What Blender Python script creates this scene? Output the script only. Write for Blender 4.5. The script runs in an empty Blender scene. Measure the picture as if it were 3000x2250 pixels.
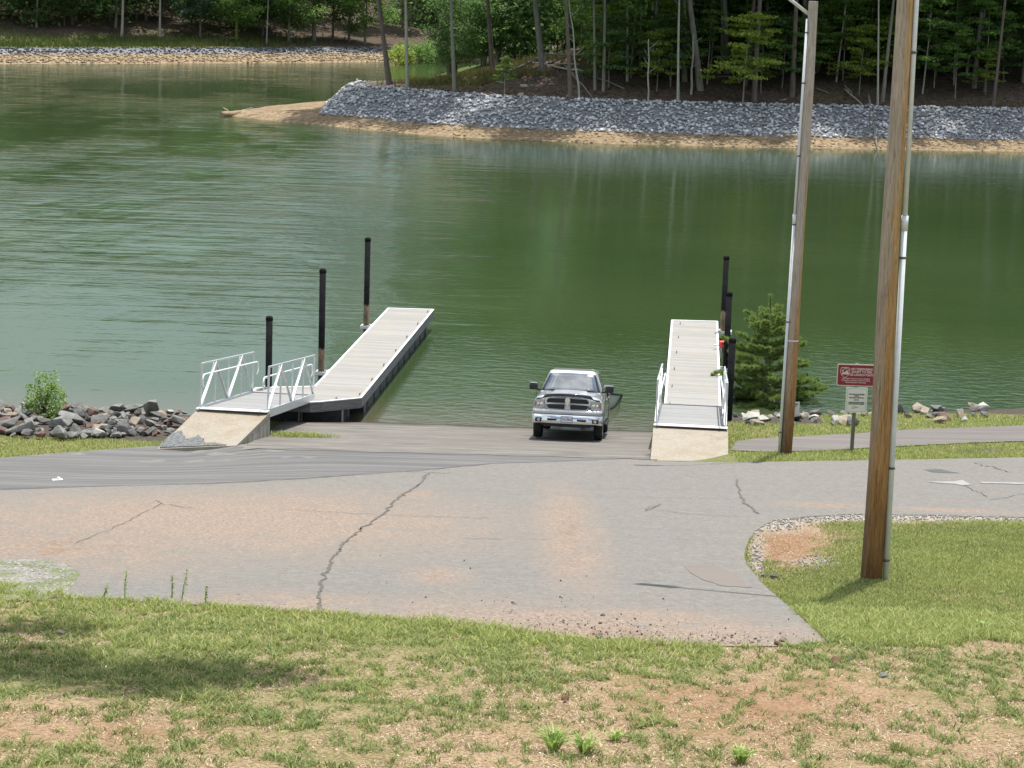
import bpy, bmesh, math, random
import numpy as np
from mathutils import Vector, Matrix, Euler
from math import radians, sin, cos, pi, atan2, sqrt, tan
rnd = random.Random(7)
rng = np.random.default_rng(11)
scene = bpy.context.scene
COL = scene.collection

# ------------------------------------------------------------------ camera
PITCH, ROLL, FPX = radians(11.06), radians(1.86), 6676.0
CAMZ = 15.0
cam_d = bpy.data.cameras.new('camera'); cam = bpy.data.objects.new('camera', cam_d); COL.objects.link(cam)
cam_d.sensor_width = 36.0; cam_d.lens = 36.0 * FPX / 3000.0
cam_d.clip_start = 0.5; cam_d.clip_end = 3000
RM = Matrix.Rotation(pi/2 - PITCH, 3, 'X') @ Matrix.Rotation(ROLL, 3, 'Z')
cam.matrix_world = Matrix.Translation((0, 0, CAMZ)) @ RM.to_4x4()
scene.camera = cam
# ------------------------------------------------------------------ light
SUN = Vector((1.1, 2.8, 11.0)).normalized()
world = bpy.data.worlds.new('World'); scene.world = world; world.use_nodes = True
wn = world.node_tree; wn.nodes.clear()
wo = wn.nodes.new('ShaderNodeOutputWorld'); bg = wn.nodes.new('ShaderNodeBackground')
sky = wn.nodes.new('ShaderNodeTexSky'); sky.sky_type = 'NISHITA'; sky.sun_disc = False
sky.sun_elevation = math.asin(SUN.z); sky.sun_rotation = atan2(SUN.x, SUN.y)
sky.air_density = 1.0; sky.dust_density = 1.2
tc = wn.nodes.new('ShaderNodeTexCoord'); mp = wn.nodes.new('ShaderNodeMapping'); mp.inputs['Scale'].default_value = (1, 1, 2.6)
nz = wn.nodes.new('ShaderNodeTexNoise'); nz.inputs['Scale'].default_value = 2.1; nz.inputs['Detail'].default_value = 7; nz.inputs['Roughness'].default_value = .58
cr = wn.nodes.new('ShaderNodeValToRGB'); cr.color_ramp.elements[0].position = .40; cr.color_ramp.elements[1].position = .62
mx = wn.nodes.new('ShaderNodeMix'); mx.data_type = 'RGBA'
CLOUD = 5.5
mx.inputs[7].default_value = (CLOUD*.97, CLOUD, CLOUD*1.02, 1)
wn.links.new(tc.outputs['Generated'], mp.inputs[0]); wn.links.new(mp.outputs[0], nz.inputs['Vector'])
wn.links.new(nz.outputs['Fac'], cr.inputs[0]); wn.links.new(cr.outputs[0], mx.inputs[0])
sx_ = wn.nodes.new('ShaderNodeSeparateXYZ'); wn.links.new(tc.outputs['Generated'], sx_.inputs[0])   # clouds are brighter high up than low over the hills
hr = wn.nodes.new('ShaderNodeValToRGB'); he = hr.color_ramp.elements; he[0].position = .12; he[0].color = (3.7, 4.7, 4.7, 1); he[1].position = .65; he[1].color = (11, 11.2, 11.5, 1)
wn.links.new(sx_.outputs[2], hr.inputs[0]); wn.links.new(hr.outputs[0], mx.inputs[7]); wn.links.new(sky.outputs[0], mx.inputs[6]); wn.links.new(mx.outputs[2], bg.inputs[0]); wn.links.new(bg.outputs[0], wo.inputs[0])
bg.inputs[1].default_value = 0.12
sl = bpy.data.lights.new('sun', 'SUN'); sl.energy = 4.9; sl.angle = radians(0.6); sl.color = (1.0, .97, .91)
so = bpy.data.objects.new('sun', sl); COL.objects.link(so); so.location = (20, 30, 60)
so.rotation_euler = (-SUN).to_track_quat('-Z', 'Y').to_euler()
scene.view_settings.view_transform = 'Standard'; scene.view_settings.look = 'None'
scene.view_settings.exposure = 0.3; scene.view_settings.gamma = 1.0
scene.cycles.max_bounces = 6; scene.cycles.transparent_max_bounces = 8
scene.cycles.diffuse_bounces = 3; scene.cycles.glossy_bounces = 3; scene.cycles.use_denoising = True

# ------------------------------------------------------------------ geometry of the view: survey helpers
K = 3000 / 2212.0
RMn = np.array(RM)
def ray(u, v):
    d = RM @ Vector(((u*K-1500)/FPX, -(v*K-1125)/FPX, -1)); return d
def P(u, v, z=0.0):
    d = ray(u, v); t = (z-CAMZ)/d.z; return Vector((d.x*t, d.y*t, z))
def PY(u, v, Y):
    d = ray(u, v); t = Y/d.y; return Vector((d.x*t, Y, CAMZ+d.z*t))
def Q(x, y, z):
    X = np.stack([np.asarray(x, float), np.asarray(y, float), np.asarray(z, float)-CAMZ], -1) @ RMn
    return (1500+FPX*X[..., 0]/-X[..., 2])/K, (1125-FPX*X[..., 1]/-X[..., 2])/K
def ss(x, a, b):
    t = np.clip((np.asarray(x, float)-a)/(b-a), 0, 1); return t*t*(3-2*t)
def vnoise(x, y, seed=0):
    x = np.asarray(x, float); y = np.asarray(y, float)
    xi = np.floor(x).astype(np.int64); yi = np.floor(y).astype(np.int64); xf = x-xi; yf = y-yi
    def h(a, b):
        n = (a*374761393 + b*668265263 + seed*1442695041) & 0xffffffff
        n = ((n ^ (n >> 13))*1274126177) & 0xffffffff
        return ((n ^ (n >> 16)) & 0xffff)/65535.0
    u = xf*xf*(3-2*xf); w = yf*yf*(3-2*yf)
    return (h(xi, yi)*(1-u)+h(xi+1, yi)*u)*(1-w) + (h(xi, yi+1)*(1-u)+h(xi+1, yi+1)*u)*w
def fbm(x, y, seed=0, o=4):
    s = 0; a = .5; t = 0
    for i in range(o):
        s = s+a*vnoise(x, y, seed+i*17); t += a; a *= .5; x = np.asarray(x)*2.03+3.1; y = np.asarray(y)*2.01+1.7
    return s/t
# near bank: one slope falling to the lake, with a bank either side of the boat ramp
def H(x, y):
    x = np.asarray(x, float); y = np.asarray(y, float)
    S = 0.145*(69.6-y)
    S = np.where(y < 22, 0.145*47.6 + .16*(22-y), S)
    S = np.where(y > 96, 0.145*(69.6-96), S)
    L = np.interp(y, [40, 50, 58, 61.3, 66, 68.5, 75, 96], [4.29, 2.6, 1.35, 1.12, .85, -.3, -1.4, -3.8])
    L = np.where(y < 40, S, L)
    wf = ss(y, 52, 61)
    a = 3*(1-wf)+7.6*wf; b = 10*(1-wf)+8.4*wf
    wl = ss(-x, 0, 1)*0 + np.clip((-x-a)/(b-a), 0, 1); wl = wl*wl*(3-2*wl)
    R_ = np.interp(y-.33*np.clip(x-8, 0, 12)*ss(y, 62, 66), [40, 50, 58, 61, 64, 67.5, 68.6, 70.8, 74, 96], [4.29, 2.95, 1.9, 1.48, 1.18, .98, .8, 0, -1.0, -3.8])
    R_ = np.where(y < 40, S, R_)
    a = 1*(1-wf)+5.0*wf; b = 8*(1-wf)+6.3*wf
    wr = np.clip((x-a)/(b-a), 0, 1); wr = wr*wr*(3-2*wr)
    z = S*(1-wl)*(1-wr) + L*wl + R_*wr
    return z
def Hn(x, y): return float(H(x, y))
def GV(u, v, off=0.0):      # the points of the near bank seen at (u, v)
    u = np.asarray(u, float); v = np.asarray(v, float)
    D = np.stack([(u*K-1500)/FPX, -(v*K-1125)/FPX, -np.ones_like(u)], -1) @ RMn.T
    y = np.full(u.shape, 45.0); lo = np.full(u.shape, 12.0); hi = np.full(u.shape, 110.0)
    for _ in range(26):      # the bank falls more gently than any sight line: one crossing each
        m = (lo+hi)/2; t = m/D[:, 1]; under = CAMZ+D[:, 2]*t <= H(D[:, 0]*t, m)
        hi = np.where(under, m, hi); lo = np.where(under, lo, m)
    t = hi/D[:, 1]; x = D[:, 0]*t
    return np.stack([x, hi, H(x, hi)+off], -1)
def G(u, v, off=0.0):
    return Vector(GV(np.array([float(u)]), np.array([float(v)]), off)[0])

# ------------------------------------------------------------------ tagging
def tag(o, label=None, cat=None, group=None, kind=None):
    if label: o['label'] = label
    if cat: o['category'] = cat
    if group: o['group'] = group
    if kind: o['kind'] = kind
    return o
def empty(name, loc, rot=(0, 0, 0), scale=1.0):
    o = bpy.data.objects.new(name, None); COL.objects.link(o); o.location = loc; o.rotation_euler = rot
    o.scale = (scale,)*3 if not hasattr(scale, '__len__') else scale
    o.empty_display_size = .2; return o
def basis(o):
    return Matrix.LocRotScale(o.location, o.rotation_euler, o.scale)
def link(name, me, parent=None):
    o = bpy.data.objects.new(name, me); COL.objects.link(o)
    if parent: o.parent = parent
    return o
def copy_tree(o, parent=None):
    c = o.copy(); COL.objects.link(c)
    if parent: c.parent = parent
    for ch in list(o.children): copy_tree(ch, c)
    return c

# ------------------------------------------------------------------ materials
class N:
    def __init__(s, name):
        s.m = bpy.data.materials.new(name); s.m.use_nodes = True; s.t = s.m.node_tree; s.t.nodes.clear()
        s.out = s.n('OutputMaterial'); s.b = s.n('BsdfPrincipled'); s.l(s.b.outputs[0], s.out.inputs[0])
    def n(s, t, **k):
        x = s.t.nodes.new('ShaderNode'+t)
        for a, b in k.items(): setattr(x, a, b)
        return x
    def l(s, a, b): s.t.links.new(a, b)
    def pos(s, kind='world', sc=(1, 1, 1), rot=(0, 0, 0)):
        if kind == 'world': o = s.n('NewGeometry').outputs['Position']
        else: o = s.n('TexCoord').outputs['Object']
        m = s.n('Mapping'); m.inputs['Scale'].default_value = sc; m.inputs['Rotation'].default_value = rot
        s.l(o, m.inputs[0]); return m.outputs[0]
    def noise(s, vec, scale, detail=3, rough=.55, dist=0):
        x = s.n('TexNoise'); x.inputs['Scale'].default_value = scale; x.inputs['Detail'].default_value = detail
        x.inputs['Roughness'].default_value = rough; x.inputs['Distortion'].default_value = dist
        s.l(vec, x.inputs['Vector']); return x.outputs['Fac']
    def ramp(s, fac, stops):
        r = s.n('ValToRGB'); e = r.color_ramp.elements
        while len(e) < len(stops): e.new(.5)
        for i, (p, c) in enumerate(stops):
            e[i].position = p; e[i].color = (*c, 1) if hasattr(c, '__len__') else (c, c, c, 1)
        s.l(fac, r.inputs[0]); return r.outputs[0]
    def mix(s, fac, a, b, mode='MIX'):
        x = s.n('Mix'); x.data_type = 'RGBA'; x.blend_type = mode
        for i, q in ((0, fac), (6, a), (7, b)):
            if isinstance(q, (int, float)): x.inputs[i].default_value = q if i == 0 else (q, q, q, 1)
            elif isinstance(q, tuple): x.inputs[i].default_value = (*q, 1)
            else: s.l(q, x.inputs[i])
        return x.outputs[2]
    def math(s, op, a, b=0.0, c=0.0):
        x = s.n('Math'); x.operation = op
        for i, q in enumerate((a, b, c)):
            if isinstance(q, (int, float)): x.inputs[i].default_value = q
            else: s.l(q, x.inputs[i])
        return x.outputs[0]
    def bump(s, h, strength=.3, dist=.02, normal=None):
        x = s.n('Bump'); x.inputs['Strength'].default_value = strength; x.inputs['Distance'].default_value = dist
        s.l(h, x.inputs['Height'])
        if normal: s.l(normal, x.inputs['Normal'])
        return x.outputs[0]
    def set(s, col=None, rough=.6, metal=0, normal=None, spec=.5, coat=0):
        b = s.b
        for key, q in (('Base Color', col), ('Roughness', rough), ('Metallic', metal), ('Normal', normal)):
            if q is None: continue
            if isinstance(q, tuple): b.inputs[key].default_value = (*q, 1)
            elif isinstance(q, (int, float)): b.inputs[key].default_value = q
            else: s.l(q, b.inputs[key])
        b.inputs['Specular IOR Level'].default_value = spec
        if coat: b.inputs['Coat Weight'].default_value = coat; b.inputs['Coat Roughness'].default_value = .03
        return s.m
def simple(name, c1, c2=None, scale=3, rough=.6, metal=0, bump=0, bscale=40, kind='object', sc=(1, 1, 1), spec=.5, coat=0, detail=4):
    n = N(name); v = n.pos(kind, sc)
    if c2 is None: c2 = tuple(min(1, x*1.18) for x in c1)
    col = n.ramp(n.noise(v, scale, detail), [(.3, c1), (.7, c2)])
    nm = n.bump(n.noise(v, bscale, 3), bump, .01) if bump else None
    return n.set(col, rough, metal, nm, spec, coat)
def island(name, cols, rough=.85, bump=0, trans=0, extra=None, spec=.3):
    """colour varies from piece to piece of the mesh"""
    n = N(name); g = n.n('NewGeometry'); r = g.outputs['Random Per Island']
    st = [(i/(len(cols)-1), c) for i, c in enumerate(cols)]
    col = n.ramp(r, st)
    if extra:   # each copy of the thing has its own tint
        oi = n.n('ObjectInfo'); col = n.mix(n.ramp(oi.outputs['Random'], [(0, 0.0), (1, 1.0)]), col, extra, 'MULTIPLY')
    nm = n.bump(n.noise(n.pos(), 9, 4), bump, .05) if bump else None
    n.set(col, rough, 0, nm, spec)
    if trans:
        t = n.n('BsdfTranslucent'); n.l(col, t.inputs[0]); m = n.n('MixShader'); m.inputs[0].default_value = trans
        n.l(n.b.outputs[0], m.inputs[1]); n.l(t.outputs[0], m.inputs[2]); n.l(m.outputs[0], n.out.inputs[0])
    return n.m

# ------------------------------------------------------------------ mesh building
class MB:
    def __init__(s): s.bm = bmesh.new()
    def box(s, c, size, rot=None, bev=0, seg=2):
        b = bmesh.new(); bmesh.ops.create_cube(b, size=1)
        bmesh.ops.scale(b, vec=size, verts=b.verts)
        if bev: bmesh.ops.bevel(b, geom=b.edges[:], offset=bev, segments=seg, profile=.5, affect='EDGES')
        M = Matrix.Translation(c) @ (rot.to_4x4() if rot is not None else Matrix.Identity(4))
        bmesh.ops.transform(b, matrix=M, verts=b.verts); s._add(b); return s
    def _add(s, b):
        me = bpy.data.meshes.new('tmp'); b.to_mesh(me); b.free(); s.bm.from_mesh(me); bpy.data.meshes.remove(me)
    def bar(s, p0, p1, w, h, up=(0, 0, 1), bev=0):
        p0, p1 = Vector(p0), Vector(p1); d = p1-p0; y = d.normalized(); x = y.cross(Vector(up))
        if x.length < 1e-4: x = Vector((1, 0, 0))
        x.normalize(); z = x.cross(y)
        R = Matrix((x, y, z)).transposed()
        return s.box((p0+p1)/2, (w, d.length, h), R, bev, 1)
    def tube(s, pts, r, seg=10, caps=True):
        pts = [Vector(p) for p in pts]; n = len(pts)
        rs = r if hasattr(r, '__len__') else [r]*n
        rings = []; prev = None
        for i, p in enumerate(pts):
            d = (pts[min(i+1, n-1)]-pts[max(i-1, 0)]).normalized()
            a = prev if prev is not None else (Vector((1, 0, 0)) if abs(d.x) < .9 else Vector((0, 1, 0)))
            x = (a-d*a.dot(d)).normalized(); prev = x; y = d.cross(x)
            rings.append([s.bm.verts.new(p+(x*cos(2*pi*k/seg)+y*sin(2*pi*k/seg))*rs[i]) for k in range(seg)])
        for a, b in zip(rings, rings[1:]):
            for k in range(seg):
                f = s.bm.faces.new((a[k], a[(k+1) % seg], b[(k+1) % seg], b[k])); f.smooth = True
        if caps:
            s.bm.faces.new(rings[0][::-1]); s.bm.faces.new(rings[-1])
        return s
    def lathe(s, prof, M=Matrix.Identity(4), seg=32):   # prof: (radius, axial) pairs, axis = x
        rings = [[s.bm.verts.new(M @ Vector((a, r*cos(2*pi*k/seg), r*sin(2*pi*k/seg)))) for k in range(seg)] for r, a in prof]
        for a, b in zip(rings, rings[1:]):
            for k in range(seg):
                f = s.bm.faces.new((a[k], a[(k+1) % seg], b[(k+1) % seg], b[k])); f.smooth = True
        s.bm.faces.new(rings[0][::-1]); s.bm.faces.new(rings[-1]); return s
    def hexa(s, b, t):   # four bottom and four top corners
        v = [s.bm.verts.new(p) for p in list(b)+list(t)]
        for f in ((3, 2, 1, 0), (4, 5, 6, 7), (0, 1, 5, 4), (1, 2, 6, 5), (2, 3, 7, 6), (3, 0, 4, 7)):
            s.bm.faces.new([v[i] for i in f])
        return s
    def prism(s, pts, z0, z1):   # pts xy
        a = [s.bm.verts.new((p[0], p[1], z0)) for p in pts]; b = [s.bm.verts.new((p[0], p[1], z1)) for p in pts]
        n = len(pts); s.bm.faces.new(a[::-1]); s.bm.faces.new(b)
        for i in range(n): s.bm.faces.new((a[i], a[(i+1) % n], b[(i+1) % n], b[i]))
        return s
    def face(s, pts):
        s.bm.faces.new([s.bm.verts.new(p) for p in pts]); return s
    def grid(s, rows, close=False, smooth=True):
        R = [[s.bm.verts.new(p) for p in r] for r in rows]
        for a, b in zip(R, R[1:]):
            for k in range(len(a)-1):
                f = s.bm.faces.new((a[k], a[k+1], b[k+1], b[k])); f.smooth = smooth
        return R
    def build(s, name, mat, parent=None, world=True, origin=None, recalc=True):
        if recalc: bmesh.ops.recalc_face_normals(s.bm, faces=s.bm.faces)
        me = bpy.data.meshes.new(name)
        if parent is not None and world:
            bmesh.ops.transform(s.bm, matrix=chain(parent).inverted(), verts=s.bm.verts)
        if parent is None:
            if origin is None:
                xs = [v.co for v in s.bm.verts]
                lo = [min(p[i] for p in xs) for i in range(3)]; hi = [max(p[i] for p in xs) for i in range(3)]
                origin = Vector(((lo[0]+hi[0])/2, (lo[1]+hi[1])/2, lo[2]))
            bmesh.ops.translate(s.bm, vec=-Vector(origin), verts=s.bm.verts)
        s.bm.to_mesh(me); s.bm.free(); me.materials.append(mat)
        o = link(name, me, parent)
        if parent is None: o.location = origin
        return o
def chain(o):
    m = basis(o)
    while o.parent: o = o.parent; m = basis(o) @ m
    return m
def np_mesh(name, verts, faces_n, idx, mat, smooth=False, attrs=None):
    """verts (n,3); idx flat loop indices; faces_n = verts per face"""
    me = bpy.data.meshes.new(name); nv = len(verts); nl = len(idx); nf = nl//faces_n
    me.vertices.add(nv); me.vertices.foreach_set('co', np.ascontiguousarray(verts, np.float32).ravel())
    me.loops.add(nl); me.loops.foreach_set('vertex_index', np.ascontiguousarray(idx, np.int32).ravel())
    me.polygons.add(nf); me.polygons.foreach_set('loop_start', np.arange(0, nl, faces_n, dtype=np.int32))
    if smooth: me.polygons.foreach_set('use_smooth', np.ones(nf, bool))
    if attrs:
        for k, a in attrs.items():
            at = me.attributes.new(k, 'FLOAT_COLOR', 'POINT'); c = np.ones((nv, 4), np.float32); c[:, :a.shape[1]] = a
            at.data.foreach_set('color', c.ravel())
    me.update(calc_edges=True); me.materials.append(mat); return me
def text_mesh(mb, s, loc, size, M, bold=0.0, align='CENTER', sx=1.0):
    c = bpy.data.curves.new('t', 'FONT'); c.body = s; c.size = size; c.align_x = align; c.align_y = 'CENTER'; c.offset = bold; c.extrude = .0012
    o = bpy.data.objects.new('t', c); COL.objects.link(o); dg = bpy.context.evaluated_depsgraph_get(); dg.update()
    me = bpy.data.meshes.new_from_object(o.evaluated_get(dg)); bpy.data.objects.remove(o); bpy.data.curves.remove(c)
    me.transform(M @ Matrix.Translation(loc) @ Matrix.Diagonal((sx, 1, 1, 1))); mb.bm.from_mesh(me); bpy.data.meshes.remove(me)
# ================================================================== SETTING
def inpoly(u, v, poly):
    u = np.asarray(u, float); v = np.asarray(v, float); r = np.zeros(u.shape, bool); n = len(poly)
    for i in range(n):
        x1, y1 = poly[i]; x2, y2 = poly[(i+1) % n]
        if y1 == y2: continue
        c = ((y1 > v) != (y2 > v)) & (u < (x2-x1)*(v-y1)/(y2-y1)+x1); r ^= c
    return r
# outline of the asphalt as surveyed from the view; turned into points on the bank by G()
ROAD = [(-700, 1020), (0, 990), (190, 975), (360, 963), (500, 962), (700, 955), (1000, 955), (1404, 985), (1404, 997), (1572, 1000), (1700, 998), (1900, 995), (2212, 989), (3000, 985),
        (3000, 1124), (2212, 1119), (2000, 1114), (1850, 1112), (1740, 1117), (1670, 1126), (1634, 1146), (1616, 1170), (1608, 1200), (1613, 1222), (1640, 1256),
        (1680, 1292), (1725, 1330), (1762, 1364), (1785, 1388), (1680, 1398), (1500, 1398), (1290, 1387), (1100, 1364), (950, 1346), (690, 1326), (400, 1307), (150, 1293),
        (132, 1284), (160, 1264), (172, 1243), (150, 1222), (105, 1212), (0, 1212), (-700, 1225)]
def EDGE(u):  # lower edge of the asphalt
    return np.interp(u, [-700, 0, 150, 400, 690, 950, 1290, 1500, 1785, 2212, 3000], [1278, 1282, 1293, 1307, 1326, 1346, 1387, 1398, 1388, 1388, 1388])
def blob(u, v, cu, cv, ru, rv): return np.exp(-(((u-cu)/ru)**2+((v-cv)/rv)**2))
def zones(x, y):
    """(green, red soil, gravel, asphalt?) shares of the near bank's surface at world x, y"""
    z = H(x, y); u, v = Q(x, y, z)
    n1 = fbm(x*.55, y*.4, 3); n2 = fbm(x*1.9, y*1.4, 9); n3 = fbm(x*6, y*5, 21, 3)
    d = v-EDGE(u)
    g = .29+.45*np.exp(-np.clip(d, 0, None)/55)*(u < 1560)
    g = g+.42*blob(u, v, 250, 1440, 470, 95)+.25*blob(u, v, 1150, 1400, 420, 45)+.12*blob(u, v, 900, 1530, 500, 60)+.3*blob(u, v, 1500, 1450, 160, 25)
    g = g-.42*blob(u, v, 130, 1560, 260, 55)-.34*blob(u, v, 1750, 1590, 560, 90)-.14*blob(u, v, 1500, 1470, 260, 40)*(u > 1300)
    lawn = (u > 1600) & (v < 1398+(n2-.5)*46) & (v > 1105)
    g = np.where(lawn, 1.0-.55*blob(u, v, 1790, 1160, 110, 26)-.3*blob(u, v, 2000, 1150, 160, 16)-.3*np.exp(-np.clip(v-1112, 0, None)/8), g)
    g = g-.25*blob(u, v, 2100, 1410, 300, 14)
    far = v < 1010
    g = np.where(far, .95, g)
    red = .12+1.1*blob(u, v, 1700, 1195, 75, 50)+.5*blob(u, v, 1650, 1560, 300, 90)+.35*blob(u, v, 250, 1590, 300, 40)+.3*blob(u, v, 170, 1350, 140, 18)+.25*blob(u, v, 1550, 1500, 300, 40)
    red = red+.9*blob(u, v, 2120, 975, 110, 9)
    g = g-1.25*blob(u, v, 1695, 1195, 62, 50)-.8*blob(u, v, 2120, 975, 110, 8)-.9*blob(u, v, 1690, 1140, 60, 18)
    grav = .95*blob(u, v, 1680, 1136, 60, 12)+.8*blob(u, v, 1634, 1200, 16, 60)+.5*blob(u, v, 1760, 1215, 60, 14)+1.1*np.exp(-((v-1116)/11)**2)*(u > 1700)+1.1*blob(u, v, 100, 1245, 75, 34)+.6*blob(u, v, 20, 1225, 120, 14)
    g = g-grav*1.0
    isl = inpoly(u, v, [(-300, 1212), (60, 1214), (70, 1240), (20, 1262), (-300, 1275)])
    g = np.where(isl, g+.8, g)
    bed = ((x < -8.7) & (y > 61.0)) | ((x > 6.2) & (y > 69.2)) | ((x > 6.2) & (x < 9.4) & (y > 66.6))
    g = np.where(bed, g-1.6, g); red = np.where(bed, 1.6, red)
    g = np.clip(g+(n1-.5)*.9+(n2-.5)*.8, 0, 1)
    red = np.clip(red+(n2-.5)*.9+(n3-.5)*.4, 0, 1); grav = np.clip(grav+(n3-.5)*.5*(grav > .05), 0, 1)
    return g, red, grav, inpoly(u, v, ROAD), u, v
# ---- near ground
xs = np.concatenate([np.linspace(-90, -19, 24), np.arange(-18, 24, .16), np.linspace(25, 90, 24)])
ys = np.concatenate([np.linspace(-30, 18, 14), np.arange(19, 74, .16), np.linspace(75, 110, 20)])
X, Y = np.meshgrid(xs, ys); Z = H(X, Y); g, red, grav, ia, uu, vv = zones(X, Y)
Z = Z+(fbm(X*1.3, Y*1.3, 5)-.5)*.10*np.clip((vv-EDGE(uu)-10)/60, 0, 1)*(Y < 50)
nx, ny = len(xs), len(ys); ii = np.arange(nx*ny).reshape(ny, nx)
idx = np.stack([ii[:-1, :-1], ii[:-1, 1:], ii[1:, 1:], ii[1:, :-1]], -1).ravel()
m = N('ground_mat'); at = m.n('Attribute'); at.attribute_name = 'zone'; sp = m.n('SeparateColor'); m.l(at.outputs['Color'], sp.inputs[0])
w = m.pos(); fine = m.noise(w, 22, 5, .7); mid = m.noise(w, 5, 4, .6)
straw = m.ramp(fine, [(.32, (.075, .043, .022)), (.46, (.25, .168, .10)), (.66, (.48, .365, .24))])
soil = m.ramp(m.noise(w, 14, 5, .7), [(.3, (.10, .05, .025)), (.55, (.27, .15, .085)), (.75, (.42, .27, .17))])
grn = m.ramp(fine, [(.34, (.03, .042, .012)), (.5, (.12, .15, .045)), (.75, (.34, .34, .14))])
grv = m.ramp(m.noise(w, 38, 3, .7), [(.33, (.10, .09, .08)), (.5, (.36, .34, .31)), (.68, (.66, .64, .6))])
bedm = m.n('SeparateXYZ'); m.l(w, bedm.inputs[0]); soil = m.mix(m.ramp(m.math('MULTIPLY_ADD', bedm.outputs[1], .05, -2.9), [(.05, 0), (.16, 1)]), soil, m.ramp(fine, [(.3, (.03, .025, .02)), (.7, (.12, .10, .08))])); c = m.mix(sp.outputs[1], straw, soil); c = m.mix(m.math('MULTIPLY', sp.outputs[0], .9), c, grn); c = m.mix(sp.outputs[2], c, grv)
m.set(c, .95, 0, m.bump(fine, .9, .03), .15)
me = np_mesh('ground', np.stack([X, Y, Z], -1).reshape(-1, 3), 4, idx, m.m, True, {'zone': np.stack([g, red, grav], -1).reshape(-1, 3)})
ground = link('ground', me); tag(ground, kind='structure')

def densify(poly, step=12, jit=0, seed=0):
    out = []; n = len(poly); r = random.Random(seed)
    for i in range(n):
        a, b = poly[i], poly[(i+1) % n]; L = math.hypot((b[0]-a[0]), (b[1]-a[1])*3); k = max(1, int(L/step))
        for j in range(k):
            t = j/k; out.append((a[0]+(b[0]-a[0])*t+r.uniform(-jit, jit), a[1]+(b[1]-a[1])*t+r.uniform(-jit, jit)*.35))
    return out
def sheet(name, poly, off, mat, su=60, sv=14, jit=1.2, step=12, kind='structure', seed=0):
    from mathutils.geometry import delaunay_2d_cdt
    pts = densify(poly, step, jit, seed); n0 = len(pts)
    lo = [min(p[i] for p in pts) for i in (0, 1)]; hi = [max(p[i] for p in pts) for i in (0, 1)]
    gu, gv = np.meshgrid(np.arange(lo[0]+su*.37, hi[0], su), np.arange(lo[1]+sv*.41, hi[1], sv)); gu, gv = gu.ravel(), gv.ravel(); k = inpoly(gu, gv, pts)
    allp = [Vector((p[0], p[1]*4)) for p in pts]+[Vector((a_, b_*4)) for a_, b_ in zip(gu[k], gv[k])]
    vo, eo, fo, _, _, _ = delaunay_2d_cdt(allp, [(i, (i+1) % n0) for i in range(n0)], [], 0, 1e-4)
    co = GV([p.x for p in vo], [p.y/4 for p in vo], off); bm = bmesh.new(); vs = [bm.verts.new(c_) for c_ in co]
    for f in fo:
        cu = sum(vo[i].x for i in f)/len(f); cv = sum(vo[i].y for i in f)/len(f)/4
        if inpoly(np.array([cu]), np.array([cv]), pts)[0]: bm.faces.new([vs[i] for i in f])
    bmesh.ops.delete(bm, geom=[v for v in bm.verts if not v.link_faces], context='VERTS')
    bmesh.ops.recalc_face_normals(bm, faces=bm.faces)
    if sum(f.normal.z for f in bm.faces) < 0: bmesh.ops.reverse_faces(bm, faces=bm.faces[:])
    for f in bm.faces: f.smooth = True
    me = bpy.data.meshes.new(name); bm.to_mesh(me); bm.free(); me.materials.append(mat)
    o = link(name, me); tag(o, kind=kind); return o
# ---- asphalt, weathered grey with red soil tracked over it
def stain(m, w, x, y, rx, ry, rot=0):
    """soft blob mask at a world place"""
    mp = m.n('Mapping'); mp.vector_type = 'TEXTURE'; mp.inputs['Location'].default_value = (x, y, 0); mp.inputs['Scale'].default_value = (rx, ry, 400); mp.inputs['Rotation'].default_value = (0, 0, rot)
    m.l(w, mp.inputs[0]); g = m.n('TexGradient'); g.gradient_type = 'SPHERICAL'; m.l(mp.outputs[0], g.inputs[0]); return g.outputs['Fac']
m = N('asphalt_mat'); w = m.pos()
spk = m.noise(w, 30, 5, .85); mott = m.noise(w, .9, 5, .6); mid_ = m.noise(w, 7, 4, .7)
base = m.ramp(spk, [(.28, (.07, .064, .055)), (.46, (.175, .163, .143)), (.58, (.215, .20, .178)), (.76, (.42, .39, .35))])
base = m.mix(m.ramp(mott, [(.35, 0), (.7, .35)]), base, (.17, .168, .17))
base = m.mix(1.0, base, m.ramp(mid_, [(.3, .80), (.7, 1.16)]), 'MULTIPLY')
tracks = m.noise(m.pos('world', (.12, 1.6, 1)), 1.5, 4, .6)
base = m.mix(m.ramp(tracks, [(.5, 0), (.75, .25)]), base, (.12, .12, .125))
tot = None
rust = None
pl = [G(1228, 1150), G(1270, 1370), G(1020, 1340), G(450, 1120), G(120, 1180), G(940, 1245), G(1780, 1092), G(2060, 1104), G(640, 1310), G(905, 1070), G(1350, 1370)]
spec_ = [(.9, 12.0, .95), (4.2, 3.0, 1.6), (2.6, 3.0, .9), (7.5, 8.0, 1.15), (4.5, 5.2, .8), (.8, 1.6, .8), (1.6, .9, .8), (2.0, .7, .8), (2.2, 2.0, .9), (.7, 2.0, .7), (2.6, 1.6, 1.5)]
for q, (rx, ry, s_) in zip(pl, spec_):
    if s_ in (1.05, 1.6, .95, .8, 1.5): gr = m.math('MULTIPLY', stain(m, w, q.x, q.y, rx*.6, ry*.8), 1.0); rust = gr if rust is None else m.math('MAXIMUM', rust, gr)
    g1 = m.math('MULTIPLY', stain(m, w, q.x, q.y, rx, ry), s_); tot = g1 if tot is None else m.math('MAXIMUM', tot, g1)
brk = m.noise(m.pos('world', (1, .45, 1)), 1.7, 8, .75, .8)
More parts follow.
